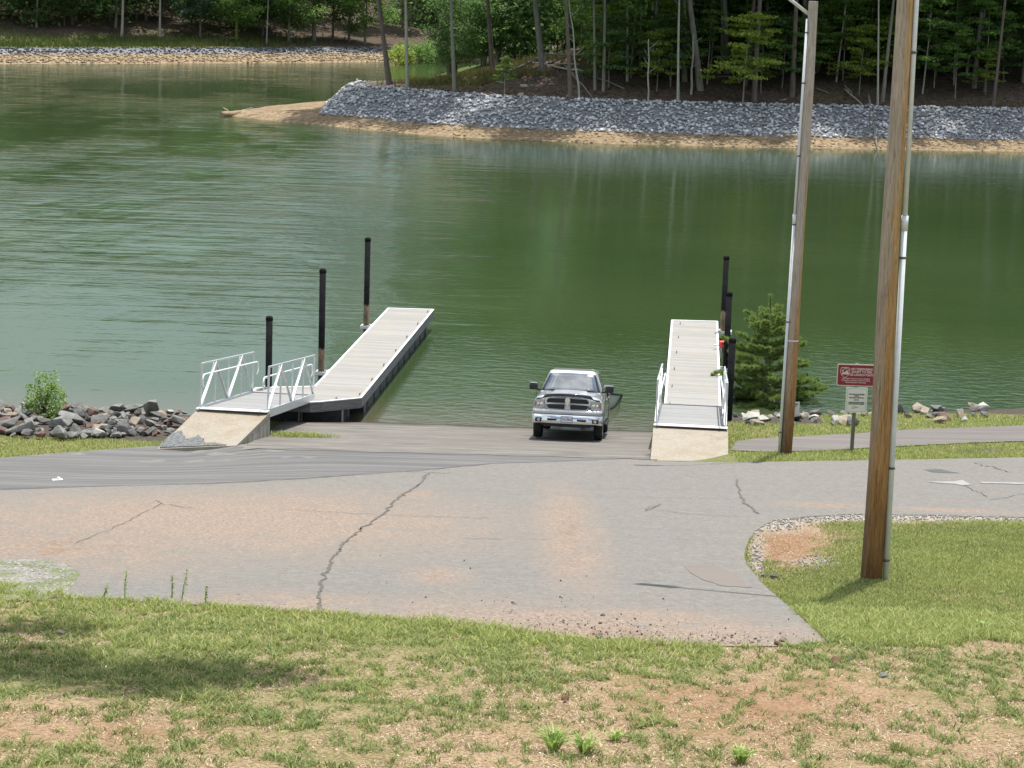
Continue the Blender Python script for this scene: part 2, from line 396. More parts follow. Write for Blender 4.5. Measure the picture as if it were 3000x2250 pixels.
dirt = m.math('MULTIPLY', tot, m.math('MULTIPLY_ADD', brk, 3.4, -.95))
dirt = m.ramp(dirt, [(.0, 0), (.6, .92)])
dcol = m.ramp(m.noise(w, 16, 4, .7), [(.3, (.14, .10, .075)), (.5, (.24, .185, .145)), (.7, (.35, .285, .23))])
rk = m.ramp(m.math('ADD', m.math('MULTIPLY', rust, .75), m.math('MULTIPLY_ADD', m.noise(m.pos('world', (1, .5, 1)), 3.0, 9, .82, 1.0), 3.2, -1.9)), [(.25, 0), (.55, .6)]); rk = m.math('MULTIPLY', rk, m.ramp(rust, [(.05, 0), (.3, 1)]))
col = m.mix(rk, m.mix(dirt, base, dcol), m.ramp(m.noise(w, 12, 5, .7), [(.35, (.10, .06, .04)), (.6, (.27, .175, .115))]))
m.set(col, .93, 0, m.bump(spk, .5, .008), .2)
ASPH = m.m
ROADS = [p for p in ROAD if p not in ((132, 1284), (160, 1264), (172, 1243), (150, 1222), (105, 1212), (0, 1212), (-700, 1225))]+[(0, 1290), (-700, 1285)]
sheet('road', ROADS, .016, ASPH, jit=1.0)
m = N('verge_gravel_mat'); w = m.pos(); f = m.noise(w, 34, 3, .7); gq = m.noise(w, 1.6, 4, .6); m.set(m.mix(m.ramp(gq, [(.42, 0), (.6, .8)]), m.ramp(f, [(.33, (.10, .09, .08)), (.5, (.25, .235, .21)), (.68, (.46, .44, .40))]), (.13, .16, .06)), .95, 0, m.bump(f, .8, .02), .1)
sheet('gravel_verge', [(-700, 1226), (0, 1212), (60, 1211), (105, 1213), (150, 1223), (171, 1243), (160, 1263), (140, 1286), (90, 1300), (0, 1300), (-700, 1300)], .022, m.m, jit=2.5, su=30, sv=10)
def asph2(name, a, b, c):
    m = N(name); w = m.pos(); f = m.noise(w, 50, 3, .8); s = m.noise(m.pos('world', (.10, 1.8, 1)), 1.6, 5, .65)
    col = m.mix(m.ramp(s, [(.42, 0), (.62, .8)]), m.ramp(f, [(.3, a), (.7, b)]), c); return m.set(col, .9, 0, m.bump(f, .4, .008), .2)
sheet('road_patch', [(-700, 1021), (0, 991), (190, 976), (360, 964), (515, 966), (760, 976), (1100, 984), (1400, 990), (1250, 997), (1060, 1003), (900, 1018), (640, 1036), (450, 1046), (200, 1053), (0, 1060), (-700, 1085)],
      .022, asph2('dark_asphalt_mat', (.075, .074, .074), (.145, .143, .14), (.185, .178, .168)), jit=.8)
sheet('asphalt_patch', [(1478, 1225), (1520, 1220), (1552, 1226), (1590, 1245), (1625, 1272), (1560, 1268), (1520, 1255), (1490, 1240)], .022, asph2('brown_patch_mat', (.15, .13, .115), (.2, .18, .16), (.2, .17, .15)), jit=1.5)
sheet('asphalt_patch', [(1995, 1016), (2030, 1015), (2052, 1020), (2075, 1024), (2040, 1023), (2010, 1021)], .022, asph2('oil_mat', (.08, .08, .08), (.12, .12, .12), (.1, .1, .1)), jit=1)
# ---- footpath on the right bank
sheet('footpath', [(1578, 974), (1590, 955), (1640, 948), (1720, 945), (1850, 938), (1960, 930), (2212, 921), (2420, 921), (2420, 955), (2212, 955), (2100, 958), (1900, 968), (1760, 976), (1640, 978)], .03,
      asph2('path_mat', (.11, .10, .095), (.17, .155, .145), (.19, .17, .155)), su=25, sv=4)
# ---- cracks: thin dark gaps filled with grit
def crack(pts, wd, name='road_crack', sub=7, jit=5):
    r = random.Random(len(pts)*31+int(pts[0][0])); line = []
    for a, b in zip(pts, pts[1:]):
        for k in range(sub):
            t = k/sub; line.append((a[0]+(b[0]-a[0])*t+r.uniform(-jit, jit)*.8, a[1]+(b[1]-a[1])*t+r.uniform(-jit, jit)*.3))
    line.append(pts[-1]); mb = MB(); L = [G(a, b, .026) for a, b in line]; n = len(L); rows = []
    for i, p in enumerate(L):
        d = (L[min(i+1, n-1)]-L[max(i-1, 0)]); d.z = 0; d.normalize(); s = Vector((-d.y, d.x, 0))*wd*(.5 if i in (0, n-1) else r.uniform(.6, 1.5))*.5
        rows.append((p+s, p-s))
    mb.grid(rows)
    o = mb.build(name, CRK, origin=Vector((0, 0, 0))); tag(o, kind='structure')
CRK = simple('crack_mat', (.045, .04, .033), (.16, .145, .125), 30, .95)
crack([(925, 1023), (900, 1052), (860, 1078), (830, 1110), (790, 1138), (750, 1170), (722, 1205), (700, 1245), (690, 1285), (688, 1325)], .042, sub=12, jit=6)
crack([(858, 1021), (925, 1023), (980, 1025)], .025); crack([(620, 1103), (700, 1108), (830, 1115), (950, 1118), (1060, 1122)], .014)
crack([(335, 1082), (350, 1090), (300, 1115), (250, 1140), (160, 1178)], .012); crack([(350, 1090), (420, 1100)], .02)
crack([(1590, 1036), (1600, 1070), (1612, 1092), (1640, 1112)], .045); crack([(1395, 1105), (1400, 1098), (1430, 1092), (1395, 1105), (1500, 1112), (1600, 1120)], .02)
crack([(2100, 1002), (2140, 1010), (2180, 1022)], .04); crack([(2070, 1048), (2110, 1062), (2130, 1076)], .025); crack([(2130, 1082), (2212, 1070), (2300, 1062)], .02)
crack([(1000, 1165), (1180, 1168)], .015); crack([(0, 1058), (200, 1052), (450, 1047), (640, 1037), (900, 1019), (1060, 1004)], .03, jit=3)
PAINT = simple('road_paint_mat', (.18, .175, .168), (.36, .35, .335), 26, .85)
def marking(name, poly):
    o = sheet(name, poly, .028, PAINT, jit=1.2, step=10); return o
marking('arrow_marking', [(2004, 1043), (2060, 1042), (2078, 1039), (2098, 1049), (2078, 1051), (2060, 1047), (2030, 1046)])
marking('lane_line', [(2114, 1043), (2250, 1045), (2700, 1052), (2700, 1055), (2250, 1049), (2122, 1046)])
# ---- boat ramp
m = N('ramp_mat'); w = m.pos('world', (.16, 1, 1)); f = m.noise(w, 3.2, 6, .7, .4); sp2 = m.noise(m.pos(), 45, 3, .7)
col = m.mix(.5, m.ramp(f, [(.36, (.045, .041, .036)), (.5, (.15, .14, .122)), (.64, (.27, .25, .22))]), m.ramp(sp2, [(.3, (.08, .073, .063)), (.7, (.22, .20, .178))]))
big = m.ramp(m.noise(m.pos(), .5, 4), [(.4, 0), (.65, .5)]); col = m.mix(big, col, (.13, .115, .095))
yy = m.n('SeparateXYZ'); m.l(m.pos(), yy.inputs[0])
wet = m.ramp(m.math('MULTIPLY_ADD', m.noise(m.pos(), .8, 4), 1.6, m.math('ADD', yy.outputs[1], -69.2)), [(0, 0), (.9, 1)])
col = m.mix(wet, col, (.07, .058, .042)); m.set(col, m.ramp(wet, [(0, .9), (1, .25)]), 0, m.bump(f, .8, .03), .4)
rows = []
lt, rt = G(560, 972), G(1405, 994)
for j in range(26):
    r = []
    for i in range(30):
        x = -7.02+(4.3+7.02)*i/29; yt = lt.y+(rt.y-lt.y)*i/29+.35*math.sin(i*1.3)*.3; y = yt+(80-yt)*(j/25)**1.2
        if i == 29: x = 3.78+.077*(y-59.2) if y > 59 else 3.78
        r.append((x, y, Hn(x, y)+.03))
    rows.append(r)
mb = MB(); mb.grid(rows); ramp = mb.build('boat_ramp', m.m, origin=Vector((0, 0, 0))); tag(ramp, kind='structure')

# ---- far banks
PEN = [P(468, 247), P(520, 253), P(640, 265), P(740, 275), P(840, 286), P(1000, 297), P(1300, 310), P(1600, 318), P(1900, 323), P(2212, 328), P(2600, 332),
       Vector((150, 180, 0)), Vector((400, 200, 0)), Vector((400, 330, 0)), Vector((60, 330, 0)), Vector((10, 300, 0)), Vector((-7, 268, 0)), Vector((-11, 240, 0)), Vector((-12, 222, 0)), Vector((-12.6, 208, 0)), P(730, 221), P(690, 223), P(620, 228), P(550, 236), P(520, 240)]
PEN = [(p.x, p.y) for p in PEN]
FAR = [Vector((-400, 190, 0)), Vector((-120, 236, 0)), P(-300, 140), P(0, 138), P(300, 137), P(600, 136), P(830, 133), P(1000, 130), Vector((20, 300, 0)), Vector((80, 330, 0)), Vector((400, 340, 0)), Vector((500, 700, 0)), Vector((-500, 700, 0)), Vector((-500, 190, 0))]
FAR = [(p.x, p.y) for p in FAR]
def sdist(x, y, poly):
    d = np.full(x.shape, 1e9); n = len(poly)
    for i in range(n):
        ax, ay = poly[i]; bx, by = poly[(i+1) % n]; dx, dy = bx-ax, by-ay
        t = np.clip(((x-ax)*dx+(y-ay)*dy)/(dx*dx+dy*dy+1e-9), 0, 1)
        d = np.minimum(d, np.hypot(x-ax-t*dx, y-ay-t*dy))
    return np.where(inpoly(x, y, poly), d, -d)
def Hf(x, y, full=False):
    x = np.asarray(x, float); y = np.asarray(y, float)
    x2 = x+(fbm(x*.3, y*.3, 41)-.5)*1.0; y2 = y+(fbm(x*.35, y*.35, 42)-.5)*1.0
    d = sdist(x2, y2, PEN); m_ = ss(x, -17.2, -14.0)
    prof = np.interp(d, [-40, -4, 0, 1.4, 3.0, 8.3, 9.2], [-5, -.9, 0, .32, .68, 2.55, 2.6])
    low = np.interp(d, [-40, -4, 0, .8, 2.5, 6], [-5, -.9, 0, .25, .45, .6])
    sl = .055+.15*ss(x, -8, 8)
    up = np.clip(d-9.2, 0, None); hill = sl*np.minimum(up, 22)+.10*np.clip(up-22, 0, 60)
    zp = low*(1-m_)+(prof+hill*ss(d, 8, 14)+(fbm(x*.22, y*.22, 51)-.5)*1.1*ss(d, 9, 16)+.9*np.exp(-(((x-1)/5)**2+((y-199)/6)**2)))*m_
    e = sdist(x2, y2, FAR)
    zf = np.interp(e, [-40, -4, 0, 3.4, 5.6, 6.6], [-5, -.8, 0, .85, 1.35, 1.5])+.14*np.clip(e-8.5, 0, 30)+.3*np.clip(e-30, 0, 40)+(fbm(x*.15, y*.15, 61)-.5)*1.2*ss(e, 8, 16)
    z = np.maximum(zp, zf)
    if full: return z, d, e, m_
    return z
def Hfn(x, y): return float(Hf(np.array([x]), np.array([y]))[0])
def GF(u, v, t0=165, t1=330):
    d = ray(u, v); ts = np.arange(t0, t1, .25); p = np.outer(ts, np.array(d)); z = Hf(p[:, 0], p[:, 1]); k = np.argmax(CAMZ+p[:, 2] <= z)
    return Vector((p[k, 0], p[k, 1], float(z[k])))
xs = np.concatenate([np.linspace(-400, -92, 30), np.arange(-90, 80, .75), np.linspace(82, 400, 30)])
ys = np.concatenate([np.arange(165, 320, .75), np.linspace(322, 700, 30)])
X, Y = np.meshgrid(xs, ys); Z, D, E_, MM = Hf(X, Y, True); nx, ny = len(xs), len(ys); ii = np.arange(nx*ny).reshape(ny, nx)
idx = np.stack([ii[:-1, :-1], ii[:-1, 1:], ii[1:, 1:], ii[1:, :-1]], -1).ravel()
n1 = fbm(X*.3, Y*.3, 71); n2 = fbm(X*1.1, Y*1.1, 72)
tan_ = np.array([.27, .20, .125]); soil_ = np.array([.12, .09, .07]); gras = np.array([.13, .12, .04]); gry = np.array([.21, .215, .23]); grn_ = np.array([.09, .11, .035])
def lerp(a, b, t): return a*(1-t[..., None])+b*t[..., None]
C = np.broadcast_to(soil_, X.shape+(3,)).copy()
gm = np.clip(ss(-X, -3, 6)*1.2*ss(D, 11, 15)+(n1-.62)*2.5, 0, 1); C = lerp(C, np.broadcast_to(gras, C.shape), gm)
C = lerp(C, np.broadcast_to(gry, C.shape), (ss(D, 2.6, 3.2)*(1-ss(D, 8.6, 9.4))*(MM > .3)*(Y < 199)).astype(float))
C = lerp(C, np.broadcast_to(tan_, C.shape)*(.65+.6*n2[..., None]), np.clip((((D < 3.0) & (Y < 199)) | ((MM < .3))), 0, 1)*(D > -12)*1.0)
C = lerp(C, np.broadcast_to(grn_, C.shape), ((Y >= 199) & (D < 9) & (MM > .3))*1.0)
isf = (E_ > D)
Cf = np.broadcast_to(soil_*.8, X.shape+(3,)).copy()
gf = np.clip(ss(-X, 25, 50)*(1-ss(E_, 11, 19))*1.3+(n1-.6)*2.0, 0, .9); Cf = lerp(Cf, np.broadcast_to(grn_, C.shape), gf)
Cf = lerp(Cf, np.broadcast_to(gry, C.shape), (ss(E_, 3.0, 3.6)*(1-ss(E_, 5.4, 6.2))))
Cf = lerp(Cf, np.broadcast_to(tan_*1.15, C.shape)*(.65+.6*n2[..., None]), (E_ < 3.3)*1.0)
C = np.where(isf[..., None], Cf, C)
m = N('far_bank_mat'); at = m.n('Attribute'); at.attribute_name = 'zone'
f = m.noise(m.pos(), 2.6, 5, .7); col = m.mix(1.0, at.outputs['Color'], m.ramp(f, [(.3, .45), (.7, 1.5)]), 'MULTIPLY')
m.set(col, .95, 0, m.bump(f, 1, .15), .1)
me = np_mesh('far_bank', np.stack([X, Y, Z], -1).reshape(-1, 3), 4, idx, m.m, True, {'zone': C.reshape(-1, 3)})
fb = link('far_bank', me); tag(fb, kind='structure')

# ---- the lake
m = N('water_mat'); w = m.pos(); xyz = m.n('SeparateXYZ'); m.l(w, xyz.inputs[0])
shal = m.ramp(m.math('ADD', m.math('MULTIPLY', m.math('ADD', xyz.outputs[1], -69.0), .12), m.math('MULTIPLY', m.noise(w, .7, 3), .12)), [(.05, 1), (.2, .75), (.75, 0)])
deep = m.ramp(m.noise(w, .05, 3), [(.35, (.031, .054, .019)), (.65, (.041, .065, .025))])
col = m.mix(shal, deep, (.095, .085, .055))
patch = m.ramp(m.noise(m.pos('world', (.06, .03, 1), (0, 0, .3)), 1, 4, .65), [(.42, .22), (.58, 1)])
left = m.ramp(m.math('MULTIPLY_ADD', xyz.outputs[0], -.02, .45), [(.42, .10), (.66, 1)]); near2 = m.ramp(m.math('MULTIPLY_ADD', xyz.outputs[1], -.05, 4.7), [(0, 0), (.7, .5)])
near = m.ramp(m.math('MULTIPLY_ADD', xyz.outputs[1], .01, 0), [(.74, .22), (.98, 1)])
far_ = m.ramp(m.math('MULTIPLY_ADD', xyz.outputs[1], .004, 0), [(.45, 1), (.85, .35)])
amp = m.math('MULTIPLY', m.math('MULTIPLY', patch, left), m.math('MULTIPLY', near, far_))
rampside = m.ramp(m.math('MULTIPLY_ADD', xyz.outputs[0], .1, .5), [(0, 0), (.25, 1)])
ampw = amp; amp = m.math('MAXIMUM', amp, m.math('MULTIPLY', rampside, near2))
w1 = m.noise(m.pos('world', (1, 1.7, 1), (0, 0, .15)), 1.5, 3, .5, .3)
w2 = m.noise(m.pos('world', (1, 2.2, 1), (0, 0, -.2)), 4.2, 3, .55, .4)
w3 = m.noise(m.pos('world', (.16, 1, 1), (0, 0, -.30)), .55, 2, .5, .8)
h = m.math('ADD', m.math('MULTIPLY', m.math('ADD', m.math('MULTIPLY', w1, .055), m.math('MULTIPLY', w2, .012)), amp), m.math('MULTIPLY', m.math('MULTIPLY', w3, .20), ampw))
calm = m.math('MULTIPLY', m.noise(m.pos('world', (1, 1.3, 1)), 2.4, 3, .5, .3), .008)
h = m.math('ADD', h, calm)
bp = m.n('Bump'); bp.inputs['Strength'].default_value = 1; bp.inputs['Distance'].default_value = 1.0; m.l(h, bp.inputs['Height'])
m.set(col, .06, 0, bp.outputs[0], .5); m.b.inputs['IOR'].default_value = 1.333
mb = MB(); mb.face([(-500, 60, 0), (500, 60, 0), (500, 700, 0), (-500, 700, 0)])
water = mb.build('lake_water', m.m, origin=Vector((0, 0, 0))); tag(water, kind='structure')
# ================================================================== DOCKS, GANGWAYS, PILINGS
ZD = .78; AX = 5.0
def planks(name, c1, c2, pitch=.14, stainc=(.42, .33, .22), groove=.75):
    """boards laid across local y"""
    m = N(name); o = m.pos('object'); s = m.n('SeparateXYZ'); m.l(o, s.inputs[0])
    q = m.math('DIVIDE', s.outputs[1], pitch); fr = m.math('FRACT', q); fl = m.math('FLOOR', q)
    wn_ = m.n('TexWhiteNoise'); wn_.noise_dimensions = '1D'; m.l(fl, wn_.inputs['W'])
    col = m.ramp(wn_.outputs['Value'], [(0, c1), (1, c2)])
    grain = m.noise(m.pos('object', (1.5, 22, 1)), 3, 4, .7); col = m.mix(m.ramp(grain, [(.35, 0), (.75, .45)]), col, tuple(x*.68 for x in c1))
    st = m.noise(m.pos('object', (.9, 1.5, 1)), .9, 5, .65); col = m.mix(m.ramp(st, [(.5, 0), (.72, .42)]), col, stainc)
    gap = m.ramp(fr, [(0, 1), (.05, 1), (.07, 0), (1, 0)]); col = m.mix(m.math('MULTIPLY', gap, groove), col, (.12, .11, .10))
    hgt = m.math('ADD', m.ramp(fr, [(0, 0), (.08, 1), (.95, 1), (1, 0)]), grain)
    return m.set(col, .85, 0, m.bump(hgt, .5, .01), .2)
DECK = planks('deck_boards_mat', (.27, .262, .242), (.355, .345, .325))
ALU_DECK = planks('gangway_boards_mat', (.24, .24, .235), (.33, .33, .325), .15, (.34, .32, .28), .5)
ALU = simple('aluminium_mat', (.56, .58, .60), (.68, .70, .71), 6, .42, .55, .1, 60)
ALUW = simple('pale_aluminium_mat', (.70, .71, .71), (.80, .80, .79), 5, .5, .1)
FASC = simple('fascia_mat', (.10, .10, .105), (.19, .19, .19), 5, .7, 0, .4, 30, sc=(1, .3, 4))
FLOAT = simple('float_mat', (.018, .019, .02), (.05, .052, .055), 6, .55, 0, .3, 12)
GALV = simple('galvanised_mat', (.30, .30, .29), (.44, .43, .41), 12, .55, .35)
def dock(spec):
    ax = spec['origin']; root = empty('floating_dock', ax, (0, 0, -radians(AX)))
    tag(root, spec['label'], 'dock')
    Mi = basis(root).inverted(); L = lambda p: Mi @ Vector(p)
    top = [L((*p, ZD)) for p in spec['deck']]
    b = MB(); b.prism(top, -.045, 0); b.build('deck', DECK, root, world=False)
    # outer frame below the boards
    f = MB(); n = len(top); cen = sum(top, Vector())/n
    for i in range(n):
        a, c = top[i], top[(i+1) % n]
        f.bar(a+Vector((0, 0, -.18)), c+Vector((0, 0, -.18)), .06, .26)
    f.build('frame', FASC, root, world=False)
    t = MB()
    for i in range(n):
        a, c = top[i], top[(i+1) % n]; q = (c-a).normalized()
        a2 = a+(cen-a).normalized()*.02; c2 = c+(cen-c).normalized()*.02
        t.bar(a2+Vector((0, 0, .004)), c2+Vector((0, 0, .004)), .075, .03, bev=.006)
    t.build('edge_trim', ALUW, root, world=False)
    for (x, y, sx, sy) in spec['floats']:
        k = MB(); k.box((x, y, -.62), (sx, sy, .6), bev=.05); fl = k.build('float', FLOAT, root, world=False)
        for e in (-1, 1):
            k = MB()
            for s in (-1, 1): k.box((x+e*(sx/2+.02), y+s*(sy/2+.01), -.60), (.05, .06, .62))
            k.box((x+e*(sx/2+.02), y, -.90), (.04, sy, .05)); k.build('float_bracket', GALV, fl, world=False)
    for (x, y) in spec['cleats']:
        k = MB(); k.box((x, y-.05, .045), (.03, .03, .06)); k.box((x, y+.05, .045), (.03, .03, .06)); k.tube([(x, y-.15, .085), (x, y-.05, .075), (x, y+.05, .075), (x, y+.15, .085)], [.012, .018, .018, .012], 8)
        k.build('cleat', GALV, root, world=False)
    for p in spec['guides']:
        c = L((*p, ZD)); e = -1 if spec['side'] < 0 else 1; k = MB()
        for s in (-1, 1): k.box((c.x, c.y+s*.17, -.06), (.46, .05, .12), bev=.01)
        k.box((c.x+e*.18, c.y, -.06), (.05, .34, .12), bev=.01); k.box((c.x-e*.2, c.y, -.05), (.1, .44, .14), bev=.01)
        k.build('pile_guide', ALUW, root, world=False)
    return root
# left dock
dl = {'origin': P(1138.5/K*0+(500+1060/2.514)/K, (680+1140/2.514)/K, ZD), 'side': -1,
      'label': 'long floating dock with a landing and dark floats, left of the truck',
      'deck': [(-8.25, 68.92), (-6.22, 68.74), (-5.90, 68.86), (-4.70, 69.67), (-3.14, 87.29), (-4.88, 87.27), (-6.28, 71.25), (-8.1, 70.7)]}
def lineup(o, xoff, ys_, sx, sy): return [(xoff, y, sx, sy) for y in ys_]
dl['floats'] = [(.84, y, 1.45, .95) for y in np.arange(-.75, 15.6, 1.42)]+[(-.95, -1.2, 1.6, 1.5)]
dl['floats'][0] = (.55, -1.15, 1.25, 1.1)
dl['cleats'] = [(1.60, y) for y in (-.9, 1.6, 4.2, 7.0, 9.8, 12.7, 15.6)]+[(1.0, -1.75), (.2, -2.15)]
dl['guides'] = [(-7.72, 70.95), (-6.27, 73.94), (-5.44, 83.22)]
dockL = dock(dl)
dr = {'origin': Vector((4.79, 69.66, ZD)), 'side': 1, 'label': 'straight floating dock with pale boards, right of the truck',
      'deck': [(4.79, 69.66), (6.52, 69.62), (7.82, 86.66), (6.08, 86.6)]}
dr['floats'] = [(.86, y, 1.45, .95) for y in np.arange(.7, 16.6, 1.42)]
dr['cleats'] = [(.14, y) for y in (.7, 3.6, 6.7, 9.9, 13.1, 16.2)]
dr['guides'] = [(7.27, 76.9), (7.98, 84.6)]
dockR = dock(dr)
# boards turned with the dock: small rotation between deck edges and root axis is under half a degree
# abutments
m = N('concrete_mat'); w = m.pos(); f = m.noise(w, 26, 4, .7); big = m.noise(w, 1.4, 5, .65)
col = m.ramp(f, [(.3, (.22, .195, .155)), (.6, (.35, .315, .255)), (.75, (.43, .395, .335))])
col = m.mix(m.ramp(big, [(.46, 0), (.66, .6)]), col, (.27, .20, .135)); col = m.mix(m.ramp(m.noise(w, 5, 6, .8), [(.56, 0), (.66, .6)]), col, (.15, .14, .125))
CONC = m.set(col, .9, 0, m.bump(f, .4, .012), .2)
m = N('stained_concrete_mat'); w = m.pos(); f = m.noise(m.pos('world', (3, 3, .45)), 3.5, 5, .7)
CONC2 = m.set(m.ramp(f, [(.35, (.16, .155, .125)), (.5, (.30, .285, .24)), (.65, (.44, .42, .36))]), .92, 0, m.bump(f, .5, .02), .2)
def abutment(pts, label):   # near-left, near-right, far-right, far-left : (x, y, z top)
    r = empty('concrete_abutment', (pts[0][0]/2+pts[1][0]/2, pts[0][1], pts[0][2])); tag(r, label, 'abutment')
    top = [Vector(p) for p in pts]; low = [Vector((p.x, p.y, min(Hn(p.x, p.y)-.35, p.z-.12))) for p in top]
    b = MB()
    tl = [p-Vector((0, 0, .10)) for p in top]; b.hexa(low, [t+(Vector((0, 0, 0))) for t in tl]); b.build('side_wall', CONC2, r)
    b = MB(); rows = []
    c = (top[0]+top[1]+top[2]+top[3])/4
    g0 = [p+(p-c)*.006 for p in top]; b.hexa([p-Vector((0, 0, .1)) for p in g0], g0)
    b.build('top_slab', CONC, r); return r
gA = P((560+725/5.53)/K, (1020+1585/5.53)/K, 1.50)
ZL, ZR_ = Hn(-9.45, 59.6)+.03, Hn(-7.27, 59.1)+.03
abutment([(-9.45, 59.6, ZL), (-7.27, 59.1, ZR_), (-6.76, 62.55, 1.74), (-8.80, 62.55, 1.74)], 'concrete landing block with stained side wall at the left gangway')
abutment([(3.73, 58.75, 1.58), (5.80, 59.05, 1.56), (6.08, 62.4, 1.72), (4.0, 62.4, 1.72)], 'plain tan concrete landing block at the foot of the right gangway')
# broken asphalt lapped over the left block
m = N('broken_asphalt_mat'); f = m.noise(m.pos(), 14, 5, .7); m.set(m.ramp(f, [(.35, (.09, .095, .10)), (.6, (.20, .205, .205)), (.72, (.38, .34, .28))]), .95, 0, m.bump(f, 1, .03), .1)
pts = densify([(-9.75, 59.5), (-9.0, 59.1), (-7.55, 59.25), (-7.9, 59.75), (-8.25, 59.95), (-8.5, 60.5), (-8.9, 60.35), (-9.15, 60.75), (-9.9, 60.6)], .14, .05, 3) if False else None
ra = random.Random(5); pl_ = []; OL = [(-9.40, 59.64), (-8.4, 59.40), (-7.55, 59.22), (-7.9, 59.55), (-8.15, 59.6), (-8.45, 60.3), (-8.75, 60.05), (-9.0, 60.75), (-9.25, 60.6)]
for a, b in zip(OL, OL[1:]+OL[:1]):
    for k in range(6): pl_.append((a[0]+(b[0]-a[0])*k/6+ra.uniform(-.04, .04), a[1]+(b[1]-a[1])*k/6+(ra.uniform(-.04, .06) if b[1] > 59.65 or a[1] > 59.65 else 0)))
b = MB(); zt = lambda x, y: (lambda z0, y0: z0+(1.74-z0)*(y-y0)/(62.55-y0))(ZL+(ZR_-ZL)*(x+9.45)/2.18, 59.6-.5*(x+9.45)/2.18)
vs = [b.bm.verts.new((x, y, zt(x, y)+.022)) for x, y in pl_]; vb = [b.bm.verts.new((x, y, zt(x, y)-.02)) for x, y in pl_]
b.bm.faces.new(vs)
for i in range(len(vs)): j = (i+1) % len(vs); b.bm.faces.new((vs[i], vs[j], vb[j], vb[i]))
o = b.build('asphalt_apron', m.m); tag(o, kind='structure')

def gangway(nl, nr, fl, fr, label):
    nl, nr, fl, fr = map(Vector, (nl, nr, fl, fr)); mid = (nl+nr)/2; ya = ((fl+fr)/2-mid); L = ya.length; W = (nr-nl).length
    yaw = atan2(-ya.x, ya.y); pit = math.asin(ya.z/L)
    r = empty('gangway', mid, (pit, 0, yaw)); tag(r, label, 'gangway')
    b = MB(); b.box((0, L/2, -.03), (W-.14, L, .05)); b.build('deck', ALU_DECK, r, world=False)
    b = MB()
    for s in (-1, 1): b.box((s*(W/2-.05), L/2, -.06), (.07, L+.02, .24), bev=.008)
    b.build('side_beam', ALU, r, world=False)
    b = MB(); b.box((0, -.14, .012), (W+.02, .34, .022), Euler((radians(4), 0, 0)).to_matrix(), bev=.006); b.build('toe_plate', ALUW, r, world=False)
    b = MB(); b.box((0, L+.12, .0), (W-.1, .34, .02), Euler((radians(-8), 0, 0)).to_matrix()); b.build('transition_plate', ALUW, r, world=False)
    HT = 1.25
    for s in (-1, 1):
        X = s*(W/2-.05); k = MB()
        nb = 4; st = L/nb
        k.bar((X, 0, HT), (X, L, HT), .05, .05, bev=.006)
        k.bar((X, .02, HT+.02), (X, .02, .7), .06, .05)
        for i in range(nb+1): k.bar((X, .02+i*(L-.04)/nb, 0), (X, .02+i*(L-.04)/nb, HT), .045, .045, up=(1, 0, 0))
        k.build('railing', ALU, r, world=False)
        for i in range(nb//2*1):
            a = i*2*st; k = MB(); k.bar((X, a+.06, .05), (X, a+st*.98, HT-.03), .06, .075, up=(1, 0, 0)); k.build('brace', ALUW, r, world=False)
            k = MB(); k.bar((X, a+st, HT-.03), (X, a+2*st-.06, .06), .05, .055, up=(1, 0, 0)); k.build('brace', ALU, r, world=False)
        xi = X-s*.10; k = MB()
        loop = [(xi, -.10, .62), (xi, -.20, .70), (xi, -.24, .82), (xi, -.16, .93), (xi, 0, .96), (xi, L, .96), (xi, L+.16, .93), (xi, L+.24, .82), (xi, L+.22, .66), (xi, L+.08, .58)]
        k.tube(loop, .022, 8)
        for y in (0.02, L/2, L-.02): k.bar((X, y, .93), (xi, y, .93), .02, .02)
        k.build('handrail', ALUW, r, world=False)
    return r
gangway((-8.80, 62.65, 1.76), (-6.78, 62.65, 1.76), (-8.12, 69.7, .86), (-6.12, 69.35, .86), 'sloping aluminium gangway with truss railings down to the left dock')
gangway((4.02, 62.5, 1.75), (6.06, 62.5, 1.75), (4.62, 69.9, .84), (6.66, 69.9, .84), 'aluminium gangway seen end on, leading to the right dock')
# pilings
m = N('piling_mat'); o_ = m.pos('object'); s = m.n('SeparateXYZ'); m.l(o_, s.inputs[0])
edge = m.math('ADD', s.outputs[2], m.math('MULTIPLY', m.noise(m.pos('object', (1, 1, .25)), 9, 4, .7), .35))
low = m.ramp(m.math('MULTIPLY', edge, .5), [(.84, 1), (.88, 0)])
col = m.mix(low, m.ramp(m.noise(o_, 6, 3), [(.3, (.006, .006, .007)), (.7, (.016, .016, .018))]), m.ramp(m.noise(m.pos('object', (1, 1, .3)), 8, 5, .7), [(.35, (.07, .05, .035)), (.6, (.26, .19, .13))]))
m.set(col, .75, 0, None, .08); PIL_T = m.m
m = N('plain_piling_mat'); o_ = m.pos('object'); PIL_P = m.set(m.ramp(m.noise(o_, 6, 3), [(.3, (.006, .006, .007)), (.7, (.018, .018, .02))]), .75, 0, None, .08)
def piling(x, y, ztop, zbot, label, tidemark):
    r = empty('dock_piling', (x, y, 0)); tag(r, label, 'piling', 'black pilings beside the docks')
    b = MB(); b.tube([(0, 0, zbot), (0, 0, ztop-.05)], .105, 20); b.build('pile', PIL_T if tidemark else PIL_P, r, world=False)
    b = MB(); b.tube([(0, 0, ztop-.12), (0, 0, ztop-.03), (0, 0, ztop+.02), (0, 0, ztop+.035)], [.117, .117, .095, .04], 20); b.build('cap', PIL_P, r, world=False)
    return r
g_ = lambda x, y, Y: PY((500+x/2.514)/K, (680+y/2.514)/K, Y)
k_ = lambda x, y, Y: PY((1850+x/2.514)/K, (700+y/2.514)/K, Y)
